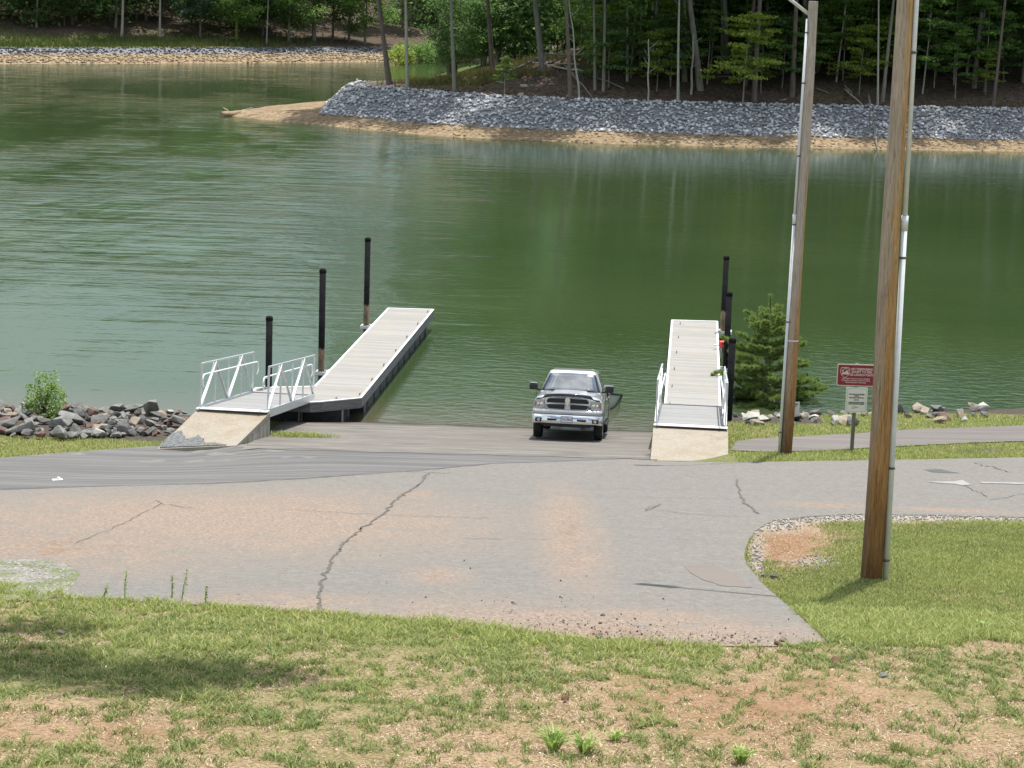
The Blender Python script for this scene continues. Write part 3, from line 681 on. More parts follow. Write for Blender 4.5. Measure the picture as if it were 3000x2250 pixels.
t = g_(727, 625, 70.95); piling(t.x, 70.95, t.z, -1.6, 'nearest black piling at the left dock, beside its gangway', False)
t = g_(1120, 320, 73.94); piling(t.x, 73.94, t.z+.2, -2, 'middle piling of the left dock with brown weathered foot', True)
t = g_(1452, 65, 83.22); piling(t.x, 83.22, t.z+.1, -3, 'farthest piling of the left dock, brown at its foot', True)
t = k_(700, 130, 84.6); piling(t.x, 84.6, t.z, -3, 'farthest and tallest seeming piling of the right dock, with brown band', True)
t = k_(722, 395, 76.9); piling(t.x, 76.9, t.z, -2.5, 'middle black piling of the right dock behind the pine tip', False)
t = k_(745, 735, 67.0); piling(t.x, 67.0, t.z, -.2, 'nearest black piling on the right bank, hidden by the pine', False)
# red ring bolt box on the right dock
RED = simple('red_mat', (.75, .06, .05), (.85, .10, .08), 8, .45)
c = k_(663, 775, 80.5); r = empty('pile_marker', (c.x+.02, 80.5, c.z)); tag(r, 'small red fitting clamped on the edge of the right dock', 'fitting')
b = MB(); b.box((0, 0, 0), (.24, .2, .24), bev=.05); b.build('shell', RED, r, world=False)
b = MB(); b.tube([(0.03, -.105, .03), (0.03, -.09, .03)], .04, 14); b.build('socket', simple('dark_red_mat', (.12, .01, .01)), r, world=False)
b = MB(); b.box((-.2, 0, -.04), (.18, .1, .03)); b.box((-.03, 0, -.3), (.05, .06, .4)); b.build('bracket', ALUW, r, world=False)

# ================================================================== POLES
def wood(name, g1, g2, b1, b2, thr, bias=1.0):
    m = N(name); o = m.pos('object'); s = m.n('SeparateXYZ'); m.l(o, s.inputs[0])
    gr = m.noise(m.pos('object', (7, 7, .45)), 3.2, 7, .75, 1.1); fine = m.noise(m.pos('object', (24, 24, .8)), 3, 5, .75, .5)
    grey = m.ramp(gr, [(.3, g1), (.65, g2)]); brn = m.ramp(gr, [(.3, b1), (.7, b2)])
    # weathered side (turned to -x) is grey, the other still brown; brown deepens to the foot
    side = m.math('ADD', m.math('MULTIPLY', s.outputs[0], 3.4*bias), m.math('MULTIPLY', m.noise(m.pos('object', (3, 3, .16)), 2.2, 4, .7), 1.6))
    hgt = m.math('MULTIPLY', s.outputs[2], -.075); k = m.ramp(m.math('ADD', m.math('ADD', side, hgt), thr), [(.62, 0), (.78, 1)])
    col = m.mix(k, grey, brn)
    lowz = m.ramp(m.math('MULTIPLY', s.outputs[2], .16), [(.2, 1), (1, 0)]); col = m.mix(m.math('MULTIPLY', lowz, .8), col, (.72, .55, .42), 'MULTIPLY')
    foot = m.ramp(m.math('ADD', m.math('MULTIPLY', s.outputs[2], .25), m.math('MULTIPLY', gr, .5)), [(.22, 1), (.75, 0)])
    col = m.mix(m.math('MULTIPLY', foot, .8), col, tuple(x*.35 for x in b1))
    col = m.mix(m.ramp(fine, [(.32, .75), (.45, 0)]), col, (.035, .025, .018))
    return m.set(col, .95, 0, m.bump(m.math('ADD', gr, fine), 1.0, .03), .05)
W1 = wood('pole_wood_mat', (.30, .25, .20), (.64, .54, .43), (.36, .20, .08), (.80, .55, .29), .33)
W2 = wood('grey_pole_wood_mat', (.31, .27, .235), (.62, .55, .47), (.30, .17, .07), (.72, .50, .28), .13)
PVC = simple('conduit_mat', (.60, .63, .66), (.70, .73, .75), 5, .45)
STRAP = simple('strap_mat', (.08, .08, .085), (.18, .18, .18), 20, .5, .5)
CREAM = simple('lamp_arm_mat', (.55, .55, .50), (.68, .68, .63), 5, .5, .2)
LAMPG = simple('lamp_housing_mat', (.35, .36, .36), (.45, .46, .46), 5, .5, .3)
def pole(base, h, r0, r1, mat, label, cside, straps, joint, cr, arm=None, tags=(), cdir=None, tilt=(0, 0, 0), ctop=None):
    r = empty('utility_pole', base, tilt); tag(r, label, 'pole')
    b = MB(); n = 40; rows = []
    rr = random.Random(int(r0*1000))
    for i in range(n+1):
        z = -.3+(h+.3)*i/n; rad = r0+(r1-r0)*i/n; rows.append([(rad*(1+.025*math.sin(3*a+z*.7)+.012*math.sin(9*a+z*1.3))*cos(a)+.012*math.sin(z*.9), rad*(1+.02*math.sin(2*a+z*.5))*sin(a), z) for a in [2*pi*k/36 for k in range(37)]])
    b.grid(rows); bmesh.ops.remove_doubles(b.bm, verts=b.bm.verts, dist=.0005); b.face([rows[-1][k] for k in range(36)]); b.build('shaft', mat, r, world=False)
    ct = ctop or h+.2
    cx = lambda z: (r0+(r1-r0)*z/h+cr+.012)*cside[0]; cy = lambda z: (r0+(r1-r0)*z/h+cr+.012)*cside[1]
    b = MB(); jz = joint
    b.tube([(cx(0), cy(0), -.2), (cx(jz), cy(jz), jz)], cr*1.22, 14); b.tube([(cx(jz), cy(jz), jz-.12), (cx(jz), cy(jz), jz+.12)], cr*1.45, 14)
    b.tube([(cx(jz), cy(jz), jz), (cx(ct), cy(ct), ct)], cr, 14); b.build('conduit', PVC, r, world=False)
    for z in straps:
        b = MB(); b.tube([(cx(z), cy(z), z-.018), (cx(z), cy(z), z+.018)], cr*1.30 if z > jz else cr*1.5, 14); b.box((cx(z)*.88, cy(z)*.88, z), (.07, .07, .03)); b.build('strap', STRAP, r, world=False)
    for z in tags:
        rad = r0+(r1-r0)*z/h+.006; b = MB(); b.tube([(0, 0, z-.02), (0, 0, z+.02)], rad*1.02, 24, caps=False); b.build('band', CREAM, r, world=False)
    if arm:
        z, L, dz, ang = arm; d = Vector((cos(ang), sin(ang), 0)); b = MB()
        b.tube([d*.05+Vector((0, 0, z)), d*(L*.35)+Vector((0, 0, z+dz*.45)), d*(L*.7)+Vector((0, 0, z+dz*.85)), d*L+Vector((0, 0, z+dz))], .045, 10); a = b.build('lamp_arm', CREAM, r, world=False)
        b = MB(); c = d*(L+.3)+Vector((0, 0, z+dz)); R = Matrix.Rotation(ang, 3, 'Z')
        b.box(c, (.72, .26, .15), R, bev=.06, seg=3); b.box(c-Vector((0, 0, .1)), (.4, .2, .08), R, bev=.035); b.build('lamp_head', LAMPG, r, world=False)
    return r
nb = G(1882, 1252); tp = PY(2658/K, 0, nb.y)
lean = atan2((tp.x-.04)-nb.x, tp.z-nb.z)
sh0, sh1 = G(1745, 1296), G(1368, 1259); dd = sh1-sh0
LP = 11.6
pole(nb, LP, .178, .118, W1, 'nearest and thickest wooden pole, brown with a grey conduit on its right', (1.0, -.12), (.35, 1.9, 5.35, 8.6, 10.6), 5.9, .040,
     arm=(LP-.35, max(1.2, math.hypot(dd.x, dd.y)-.5), .3, atan2(dd.y, dd.x)), tags=(), tilt=(0, lean, 0))
mbp = G(1697, 980); tp = PY(2384/K, 7/K, mbp.y); lean = atan2(tp.x-mbp.x, tp.z-mbp.z)
pole(mbp, tp.z-mbp.z+.03, .165, .122, W2, 'grey wooden lamp pole standing between the pine and the sign post', (-.9, -.42), (.6, 3.6, 6.2, 8.0, 9.9, 11.2), 6.35, .032,
     arm=(tp.z-mbp.z-.35, 2.4, 1.25, pi-.15), tags=(3.1,), tilt=(0, lean, 0), ctop=11.55)
# marker on the near pole: cream band low down, handled as a nailed tag
# ================================================================== SIGNS
sb = G(2495/K, 1323/K); t1 = PY(2453/K, 1067/K, sb.y); t2 = PY(2561/K, 1130/K, sb.y)
sr = empty('sign_post', (sb.x+.0, sb.y, sb.z)); tag(sr, 'short wooden post carrying the red no trespassing board and white notice', 'sign post')
PW = simple('post_wood_mat', (.10, .10, .07), (.20, .19, .13), 6, .9, 0, .4, 30, sc=(3, 3, .4))
sc_ = PY(2507/K, 1098/K, sb.y); topz = sc_.z+.32
b = MB(); b.box((.0, 0, (topz-sb.z)/2-.1), (.095, .095, topz-sb.z+.2), bev=.008); b.build('post', PW, sr, world=False)
SRED = simple('sign_red_mat', (.19, .010, .018), (.25, .014, .024), 3, .45); SWH = simple('sign_white_mat', (.62, .62, .55), (.72, .71, .64), 3, .5)
SPK = simple('sign_letter_mat', (.62, .45, .42), (.7, .52, .48), 3, .5); SBK = simple('sign_black_mat', (.04, .04, .035)); SCR = simple('sign_border_mat', (.56, .50, .42), (.62, .56, .48), 4, .5)
def rrect(w, h, r, n=5):
    return [(sx*(w/2-r)+r*cos(a0+k*pi/2/n), sy*(h/2-r)+r*sin(a0+k*pi/2/n)) for sx, sy, a0 in ((1, 1, 0), (-1, 1, pi/2), (-1, -1, pi), (1, -1, 3*pi/2)) for k in range(n+1)]
def plate(mb, w, h, r, cx, cz, y0, y1):
    mb.bm  # board in the xz plane, facing -y
    pts = rrect(w, h, r); a = [mb.bm.verts.new((cx+p[0], y0, cz+p[1])) for p in pts]; c = [mb.bm.verts.new((cx+p[0], y1, cz+p[1])) for p in pts]; n = len(pts)
    mb.bm.faces.new(a); mb.bm.faces.new(c[::-1])
    for i in range(n): mb.bm.faces.new((a[i], a[(i+1) % n], c[(i+1) % n], c[i]))
XZ = Matrix.Rotation(pi/2, 4, 'X')
WR = (t2-t1).x; HR = t1.z-PY(2453/K, 1129/K, sb.y).z+.02; cz = sc_.z-sb.z; cx = sc_.x-sb.x
b = MB(); plate(b, WR, HR, .05, cx, cz, -.075, -.055); board = b.build('red_board', SCR, sr, world=False)
b = MB(); plate(b, WR-.05, HR-.05, .035, cx, cz, -.079, -.0755); b.build('red_face', SRED, board, world=False)
b = MB(); s_ = WR/1.08
shield = [(-.13, .15), (0, .165), (.13, .15), (.15, .03), (.12, -.06), (0, -.17), (-.12, -.06), (-.15, .03)]
sx0, sz0 = cx-WR/2+.225*s_, cz+.07*s_
def poly(mb, pts, x, z, k, y0, y1):
    a = [mb.bm.verts.new((x+p[0]*k, y0, z+p[1]*k)) for p in pts]; c = [mb.bm.verts.new((x+p[0]*k, y1, z+p[1]*k)) for p in pts]; n = len(pts)
    mb.bm.faces.new(a); mb.bm.faces.new(c[::-1])
    for i in range(n): mb.bm.faces.new((a[i], a[(i+1) % n], c[(i+1) % n], c[i]))
poly(b, shield, sx0, sz0, s_*.95, -.083, -.0795); b.build('emblem', SPK, board, world=False)
b = MB(); poly(b, shield, sx0, sz0, s_*.83, -.086, -.0835); b.build('emblem_field', simple('emblem_mat', (.16, .01, .02)), board, world=False)
b = MB(); poly(b, [(-.10, -.03), (-.09, .0), (-.02, .01), (.04, .07), (.075, .06), (.10, .02), (.11, -.03), (.10, -.055), (-.09, -.055)], sx0, sz0, s_*.95, -.089, -.0865)
poly(b, [(-.10, .06), (-.06, .10), (-.05, .06), (-.03, .05), (-.06, .03), (-.10, .03)], sx0, sz0, s_*.95, -.089, -.0865); poly(b, [(.075, .09), (.1, .1), (.11, .06), (.09, .05)], sx0, sz0, s_*.95, -.089, -.0865)
poly(b, [(-.06, .115), (.0, .13), (.07, .115), (.07, .105), (-.06, .105)], sx0, sz0, s_*.95, -.089, -.0865); b.build('emblem_picture', SPK, board, world=False)
def lines(parent, mat, rows, name='lettering', y=-.0815):
    b = MB()
    for s, x, z, size, bold, sx in rows: text_mesh(b, s, (x, z, -y), size, XZ, bold, 'CENTER', 1.0) if sx == 1 else text_mesh(b, s, (x/sx, z, -y), size, XZ @ Matrix.Diagonal((sx, 1, 1, 1)), bold)
    return b.build(name, mat, parent, world=False, recalc=False)
tx = cx+.155*s_
lines(board, SPK, [('NO TRESPASSING', tx, cz+.175*s_, .088*s_, .003, .88), ('EXCEPT TO FISH', tx, cz+.095*s_, .088*s_, .003, .88), ('OR LAUNCH BOATS', tx, cz+.012*s_, .088*s_, .003, .84)])
lines(board, SPK, [('PUBLIC DISPLAY OR USE OF ALCOHOLIC BEVERAGES', cx, cz-.10*s_, .046*s_, .001, .72), ('IS PROHIBITED. NO OPEN FIRES, CAMPING OR LITTERING', cx, cz-.155*s_, .046*s_, .001, .68), ('PERMIT REQUIRED, IF APPLICABLE', cx, cz-.21*s_, .046*s_, .001, .84)])
q1 = PY(2479/K, 1131/K, sb.y); q2 = PY(2537/K, 1207/K, sb.y); ww, wh = (q2-q1).x, q1.z-q2.z; wx, wz = (q1.x+q2.x)/2-sb.x, (q1.z+q2.z)/2-sb.z
b = MB(); plate(b, ww, wh, .025, wx, wz-.015, -.070, -.052); nt = b.build('notice_board', SWH, sr, world=False)
b = MB()
for a0, a1, z in ((-1, 1, 1), (-1, 1, -1)): b.box((wx, -.072, wz-.015+z*(wh/2-.035)), (ww-.07, .004, .006))
for a in (-1, 1): b.box((wx+a*(ww/2-.035), -.072, wz-.015), (.006, .004, wh-.07))
b.build('border', simple('border_grey_mat', (.3, .3, .27)), nt, world=False)
lines(nt, SBK, [('STOP AQUATIC HITCHHIKERS', wx, wz+.20*wh, .05, .002, .62), ('WEEDS', wx, wz+.14*wh, .04, .002, 1), ('CLEAN, DRAIN AND DRY ALL', wx, wz+.07*wh, .05, .002, .62), ('BOATS', wx, wz-.02*wh, .045, .002, 1),
               ('TRAILERS AND EQUIPMENT BEFORE', wx, wz-.12*wh, .046, .002, .58), ('LEAVING THIS PUBLIC ACCESS SITE', wx, wz-.18*wh, .046, .002, .58)], y=-.0725)
b = MB(); kx = wx-.02; kz = wz-.31*wh
b.tube([(kx-.06, -.073, kz+.04), (kx-.085, -.073, kz+.02), (kx-.09, -.073, kz-.03), (kx-.04, -.073, kz-.04), (kx-.01, -.073, kz-.01), (kx+.03, -.073, kz+.0), (kx+.1, -.073, kz+.01)], .004, 6)
b.tube([(kx-.06, -.073, kz+.04), (kx-.03, -.073, kz+.035)], .004, 6); b.tube([(kx-.05, -.073, kz-.005), (kx, -.073, kz+.02), (kx+.05, -.073, kz+.008)], .004, 6); b.build('drawing', SBK, nt, world=False)
# little notice on the far side of the lamp pole
q1 = PY(2315/K, 1177/K, mbp.y+.2); q2 = PY(2341/K, 1214/K, mbp.y+.2)
r = empty('notice_sign', (q1.x/2+q2.x/2, mbp.y+.2, q2.z)); tag(r, 'little white paper notice half hidden behind the grey lamp pole', 'notice')
b = MB(); b.box((0, 0, (q1.z-q2.z)/2), (q2.x-q1.x, .012, q1.z-q2.z), bev=.002); b.build('panel', simple('paper_mat', (.6, .62, .64), (.68, .7, .71), 3, .5), r, world=False)
b = MB(); hh = q1.z-q2.z
for z, w_ in ((.86, .62), (.78, .5), (.66, .3)): b.box((.03, -.009, hh*z), ((q2.x-q1.x)*w_*.8, .004, .02))
b.build('print', simple('print_blue_mat', (.15, .18, .28)), r, world=False)
b = MB(); b.tube([(-.05, .03, mbp.z-q2.z-.2), (-.05, .03, hh)], .02, 8); b.build('stake', GALV, r, world=False)
# ================================================================== PICKUP TRUCK
PAINTM = N('truck_paint_mat'); f = PAINTM.noise(PAINTM.pos('object'), 900, 1)
PAINT_ = PAINTM.set(PAINTM.ramp(f, [(.3, (.50, .51, .52)), (.7, (.62, .63, .64))]), .25, .5, None, .5, .8)
CHROME = simple('chrome_mat', (.72, .73, .74), (.8, .8, .81), 4, .09, 1.0)
BLK = simple('black_trim_mat', (.012, .012, .013), (.02, .02, .022), 5, .45)
BLKG = simple('gloss_black_mat', (.01, .01, .012), (.015, .015, .018), 5, .12, 0, 0, 40, coat=.6)
TYRE = simple('tyre_mat', (.012, .012, .012), (.022, .022, .021), 8, .85, 0, .3, 40)
GLASS = N('truck_glass_mat'); GLASS.set(GLASS.ramp(GLASS.noise(GLASS.pos('object'), 2.2, 3), [(.4, (.04, .048, .055)), (.65, (.13, .145, .15))]), .03, 0, None, 1.0, 1.0); GLASS.b.inputs['IOR'].default_value = 1.75; GLASS = GLASS.m
LENS = simple('lens_mat', (.34, .34, .35), (.6, .6, .6), 16, .1, .4, 0, 40, coat=1)
AMB = simple('amber_mat', (.36, .15, .06), (.42, .2, .09), 9, .2)
RIM = simple('rim_mat', (.4, .4, .41), (.5, .5, .51), 6, .3, .9)
tc_ = (1.69, 65.25); pitch = math.atan(.145); TYAW = -radians(4.7)
tr = empty('pickup_truck', (tc_[0], tc_[1], Hn(*tc_)+.045), (-pitch, 0, TYAW), 1.02)
tag(tr, 'silver pickup truck facing the road, backed down the boat ramp to the water', 'pickup truck')
AX1, AX2, RT = 0.0, 3.56, .40     # axle positions along local y, tyre radius
YF, YR = -.98, 4.80
def Wd(y):
    t = y-YF; w = 1.0-.12*max(0, 1-t/.30)**2
    if y > 4.4: w -= .02
    return w
def Tp(y):
    if y < -.86: return 1.19
    if y < -.80: return 1.19+(y+.86)/.06*.05
    return 1.24+.09*min(1, (y+.80)/1.15)
def Bt(y):
    b = .50 if y < -.55 else .44
    for ax in (AX1, AX2):
        d = abs(y-ax)
        if d < .50: b = max(b, .42+math.sqrt(max(0, .50**2-d*d))*1.04)
    return b
def ring(y):
    W, T, B = Wd(y), Tp(y), Bt(y); hood = y < .37
    zb = max(.84, B+.06)
    p = [(W-.04, B), (W, B+.05), (W+.012, max(.9, B+.07)), (W-.008, 1.03), (W-.045, 1.13), (W-.11, T-.045)]
    if hood: p += [(W-.24, T+.0), (.50, T+.012), (.44, T+.045), (.20, T+.055), (0, T+.058)]
    else: p += [(W-.16, T), (.50, T+.004), (.44, T+.006), (.20, T+.008), (0, T+.008)]
    return p
ys_ = [YF, -.96, -.92, -.86, -.80, -.7, -.6]+list(np.arange(-.52, .56, .06))+[.7, 1.0, 1.6, 2.2, 2.7, 2.99]
b = MB(); rows = []
for y in ys_:
    p = ring(y); rows.append([(x, y+.20*abs(x)**3*max(0, 1-(y-YF)/.7), z) for x, z in p]+[(-x, y+.20*abs(x)**3*max(0, 1-(y-YF)/.7), z) for x, z in p[-2::-1]])
R = b.grid(rows); b.bm.faces.new(R[0][::-1]); b.bm.faces.new(R[-1]); b.build('body', PAINT_, tr, world=False)
# bed
def bedring(y, inner):
    W, B = Wd(y), Bt(y)
    p = [(W-.04, B), (W, B+.05), (W+.012, max(.9, B+.07)), (W-.008, 1.05), (W-.02, 1.33), (W-.05, 1.36), (W-.13, 1.36), (W-.14, .86 if B < .8 else .95)]
    return p
b = MB(); rows = []
for y in [3.0, 3.04]+list(np.arange(3.06, 4.10, .06))+[4.3, 4.6, YR]:
    p = bedring(y, 0); rows.append([(x, y, z) for x, z in p]+[(-x, y, z) for x, z in p[::-1]])
b.grid(rows); b.box((0, YR-.02, 1.0), (1.86, .05, .70), bev=.01); b.box((0, 3.03, 1.08), (1.74, .04, .52)); b.build('cargo_bed', PAINT_, tr, world=False)
# chassis and wheel housings
b = MB(); b.box((0, 1.9, .56), (1.50, 5.2, .30)); b.box((0, -.72, .60), (1.5, .3, .34)); b.box((0, -.1, .72), (1.30, 1.1, .5)); b.box((0, 3.56, .72), (1.30, 1.2, .4)); b.box((0, -.78, .44), (1.35, .12, .12)); b.build('chassis', BLK, tr, world=False)
# cab
def cabring(t):   # t 0 belt .. 1 roof
    pass
b = MB(); belt = [(-.86, .42), (-.90, .85), (-.90, 2.90), (-.84, 2.98)]; roof = [(-.66, 1.18), (-.69, 1.42), (-.69, 2.62), (-.64, 2.74)]
zb, zr = 1.31, 1.86
rb = [Vector((x, y, zb)) for x, y in belt]+[Vector((-x, y, zb)) for x, y in belt[::-1]]
rt = [Vector((x, y, zr-(.05 if i in (0, 3) else 0))) for i, (x, y) in enumerate(roof)]+[Vector((-x, y, zr-(.05 if i in (0, 3) else 0))) for i, (x, y) in list(enumerate(roof))[::-1]]
r2 = [Vector((p.x*.90, 1.96+(p.y-1.96)*.90, 1.90)) for p in rt]; r3 = [Vector((p.x*.5, 1.96+(p.y-1.96)*.5, 1.925)) for p in rt]
VR = []
for rr_ in (rb, rt, r2, r3): VR.append([b.bm.verts.new(p) for p in rr_])
for a, c in zip(VR, VR[1:]):
    for k in range(8): b.bm.faces.new((a[k], a[(k+1) % 8], c[(k+1) % 8], c[k]))
b.bm.faces.new(VR[-1])
for f in b.bm.faces: f.smooth = abs(f.normal.z) > .5
cab = b.build('cab', PAINT_, tr, world=False)
def quadpanel(p00, p10, p11, p01, inset, off, thick, mat, name, parent, n=6, bulge=0.0):
    p00, p10, p11, p01 = map(Vector, (p00, p10, p11, p01)); nrm = (p10-p00).cross(p01-p00).normalized()
    b = MB(); rows = []
    for j in range(n+1):
        row = []
        for i in range(n+1):
            s = inset[0]+(1-inset[0]-inset[2])*i/n; t = inset[1]+(1-inset[1]-inset[3])*j/n
            p = (p00*(1-s)+p10*s)*(1-t)+(p01*(1-s)+p11*s)*t
            row.append(p+nrm*(off+bulge*(1-(2*s-1)**2)))
        rows.append(row)
    R = b.grid(rows)
    # give the pane its thickness
    ext = bmesh.ops.extrude_face_region(b.bm, geom=b.bm.faces[:])['geom']; bmesh.ops.translate(b.bm, vec=-nrm*thick, verts=[g for g in ext if isinstance(g, bmesh.types.BMVert)])
    return b.build(name, mat, parent, world=False)
WL, WR_ = rb[0], rb[-1]; TL, TR = rt[0], rt[-1]
quadpanel(WL, WR_, TR, TL, (.0, .02, .0, .02), .008, .01, BLK, 'windshield_surround', tr, bulge=.03)
quadpanel(WL, WR_, TR, TL, (.045, .05, .045, .06), .014, .01, GLASS, 'windshield', tr, bulge=.03)
for s in (-1, 1):
    A = Vector((s*.90, .86, zb)); Bq = Vector((s*.90, 2.88, zb)); Ct = Vector((s*.69, 2.60, zr)); Dt = Vector((s*.69, 1.44, zr))
    for (t0, t1) in ((.02, .49), (.53, .97)):
        a, c = (A.lerp(Bq, t0), A.lerp(Bq, t1)); d, e = (Dt.lerp(Ct, t0), Dt.lerp(Ct, t1))
        if s > 0: quadpanel(a, c, e, d, (.02, .08, .02, .12), .006, .01, GLASS, 'side_window', tr)
        else: quadpanel(c, a, d, e, (.02, .08, .02, .12), .006, .01, GLASS, 'side_window', tr)
    for y in (.52, 1.72, 2.86):
        b = MB(); b.box((s*1.004, y, .98), (.012, .012, .62)); b.build('door_seam', BLK, tr, world=False)
    for y in (1.45, 2.6):
        b = MB(); b.box((s*1.015, y, 1.10), (.04, .2, .035), bev=.01); b.build('door_handle', CHROME, tr, world=False)
    # mirrors
    b = MB(); b.box((s*1.10, .74, 1.42), (.25, .16, .19), bev=.05, seg=3); b.box((s*.955, .76, 1.34), (.16, .07, .05), bev=.015); mi = b.build('mirror', BLK, tr, world=False)
    b = MB(); b.box((s*1.11, .735, 1.525), (.20, .13, .03), bev=.012); b.build('mirror_cap', PAINT_, mi, world=False)
    b = MB(); b.box((s*1.11, .826, 1.42), (.19, .01, .14), bev=.003); b.build('mirror_glass', CHROME, mi, world=False)
    b = MB(); b.box((s*.80, YR+.005, 1.08), (.12, .03, .36), bev=.01); b.build('tail_light', RED, tr, world=False)
# front: valance panel, chrome bumper, grille, headlights
def strip(zs, ysoff, w, n=24, name='', mat=None, parent=None, curve=.16, pw=3.0):
    """horizontal band with rounded plan; zs, ysoff describe its profile"""
    b = MB(); rows = []
    for z, yo in zip(zs, ysoff):
        rows.append([(w*t, YF+yo+curve*abs(t)**pw, z) for t in [(-1+2*i/n) for i in range(n+1)]])
    R = b.grid(rows); ext = bmesh.ops.extrude_face_region(b.bm, geom=b.bm.faces[:])['geom']
    bmesh.ops.translate(b.bm, vec=(0, .08, 0), verts=[g for g in ext if isinstance(g, bmesh.types.BMVert)])
    return b.build(name, mat, parent, world=False)
strip([.745, .77, .83, .885], [-.045, -.075, -.075, -.035], .985, name='valance', mat=PAINT_, parent=tr)
bp_ = strip([.465, .50, .56, .66, .72, .742], [-.06, -.115, -.125, -.10, -.09, -.05], 1.0, name='front_bumper', mat=CHROME, parent=tr, curve=.20)
for s in (-1, 1):
    b = MB(); b.box((s*.42, YF-.108, .60), (.27, .05, .075), bev=.03, seg=3); b.build('bumper_slot', BLK, bp_, world=False)
    b = MB(); b.box((s*.80, YF-.035, .575), (.20, .05, .12), bev=.04, seg=3); fo = b.build('fog_light', BLK, bp_, world=False)
    b = MB(); b.tube([(s*.80, YF-.067, .575), (s*.80, YF-.055, .575)], .045, 16); b.build('fog_lens', LENS, fo, world=False)
b = MB(); plate(b, .335, .175, .02, 0, .615, YF-.150, YF-.128); pf = b.build('plate_frame', BLK, tr, world=False)
b = MB(); plate(b, .305, .150, .018, 0, .617, YF-.156, YF-.151); lp = b.build('licence_plate', simple('plate_mat', (.56, .59, .64), (.62, .65, .70), 3, .4), pf, world=False)
b = MB(); text_mesh(b, 'TCL-9833', (0, .610, -(YF-.1575)), .082, XZ, .001, 'CENTER', .86); text_mesh(b, 'VIRGINIA', (0, .668, -(YF-.1575)), .026, XZ, 0)
b.build('plate_lettering', simple('plate_ink_mat', (.05, .07, .16)), pf, world=False, recalc=False)
# grille: chrome surround with four dark meshes
def gpoly(w0, w1, h0, h1, r, n=5):
    """rounded outline, wider at half height, arched top"""
    pts = []
    base = [(w0, h0), (w1, (h0+h1)*.47), (w1*.97, h1-.03), (w1*.72, h1+.005), (0, h1+.03)]
    right = [(w0-.04, h0), (w0, h0+.02), (w1-.01, (h0+h1)*.5-.02), (w1, (h0+h1)*.5+.03), (w1-.01, h1-.07), (w1-.06, h1-.015), (w1*.6, h1+.012), (0, h1+.022)]
    return [(x, z) for x, z in right]+[(-x, z) for x, z in right[-2::-1]]
def gprism(name, mat, outl, y0, y1, parent):
    b = MB(); a = [b.bm.verts.new((x, y0+.10*(x/.7)**2, z)) for x, z in outl]; c = [b.bm.verts.new((x, y1+.10*(x/.7)**2, z)) for x, z in outl]; n = len(outl)
    b.bm.faces.new(a); b.bm.faces.new(c[::-1])
    for i in range(n): b.bm.faces.new((a[i], a[(i+1) % n], c[(i+1) % n], c[i]))
    return b.build(name, mat, parent, world=False)
OUT = gpoly(.55, .645, .865, 1.225, .05)
gr_ = gprism('grille', simple('bright_trim_mat', (.60, .61, .62), (.72, .73, .74), 4, .3, .35),  OUT, YF-.055, YF+.06, tr)
MESHM = N('grille_mesh_mat'); br = MESHM.n('TexBrick'); br.inputs['Scale'].default_value = 30; MESHM.l(MESHM.pos('object', (1, 0, 1), (pi/2, 0, 0)), br.inputs['Vector'])
br.inputs['Color1'].default_value = (.006, .006, .007, 1); br.inputs['Color2'].default_value = (.01, .01, .01, 1); br.inputs['Mortar'].default_value = (.016, .016, .017, 1); MESHM.set(br.outputs[0], .6)
for s in (-1, 1):
    for up in (0, 1):
        if up: o_ = [(.075, 1.075), (.595, 1.065), (.60, 1.10), (.58, 1.155), (.53, 1.19), (.075, 1.20)]
        else: o_ = [(.085, .90), (.52, .90), (.56, .925), (.605, .985), (.60, 1.02), (.075, 1.03)]
        o_ = [(s*x, z) for x, z in o_]; gprism('grille_mesh', MESHM.m, o_, YF-.0585, YF-.04, gr_)
b = MB(); poly(b, [(-.055, .11), (-.03, .13), (.03, .13), (.055, .11), (.05, .0), (.03, -.07), (.0, -.10), (-.03, -.07), (-.05, 0)], 0, 1.10, 1.0, YF-.09, YF-.062)
for s in (-1, 1): b.tube([(s*(.03+.035*math.sin(a)), YF-.085, 1.155-.035*(1-math.cos(a))) for a in [k*pi/5 for k in range(7)]], [.014, .013, .012, .011, .009, .007, .004], 8)
b.build('grille_emblem', CHROME, gr_, world=False)
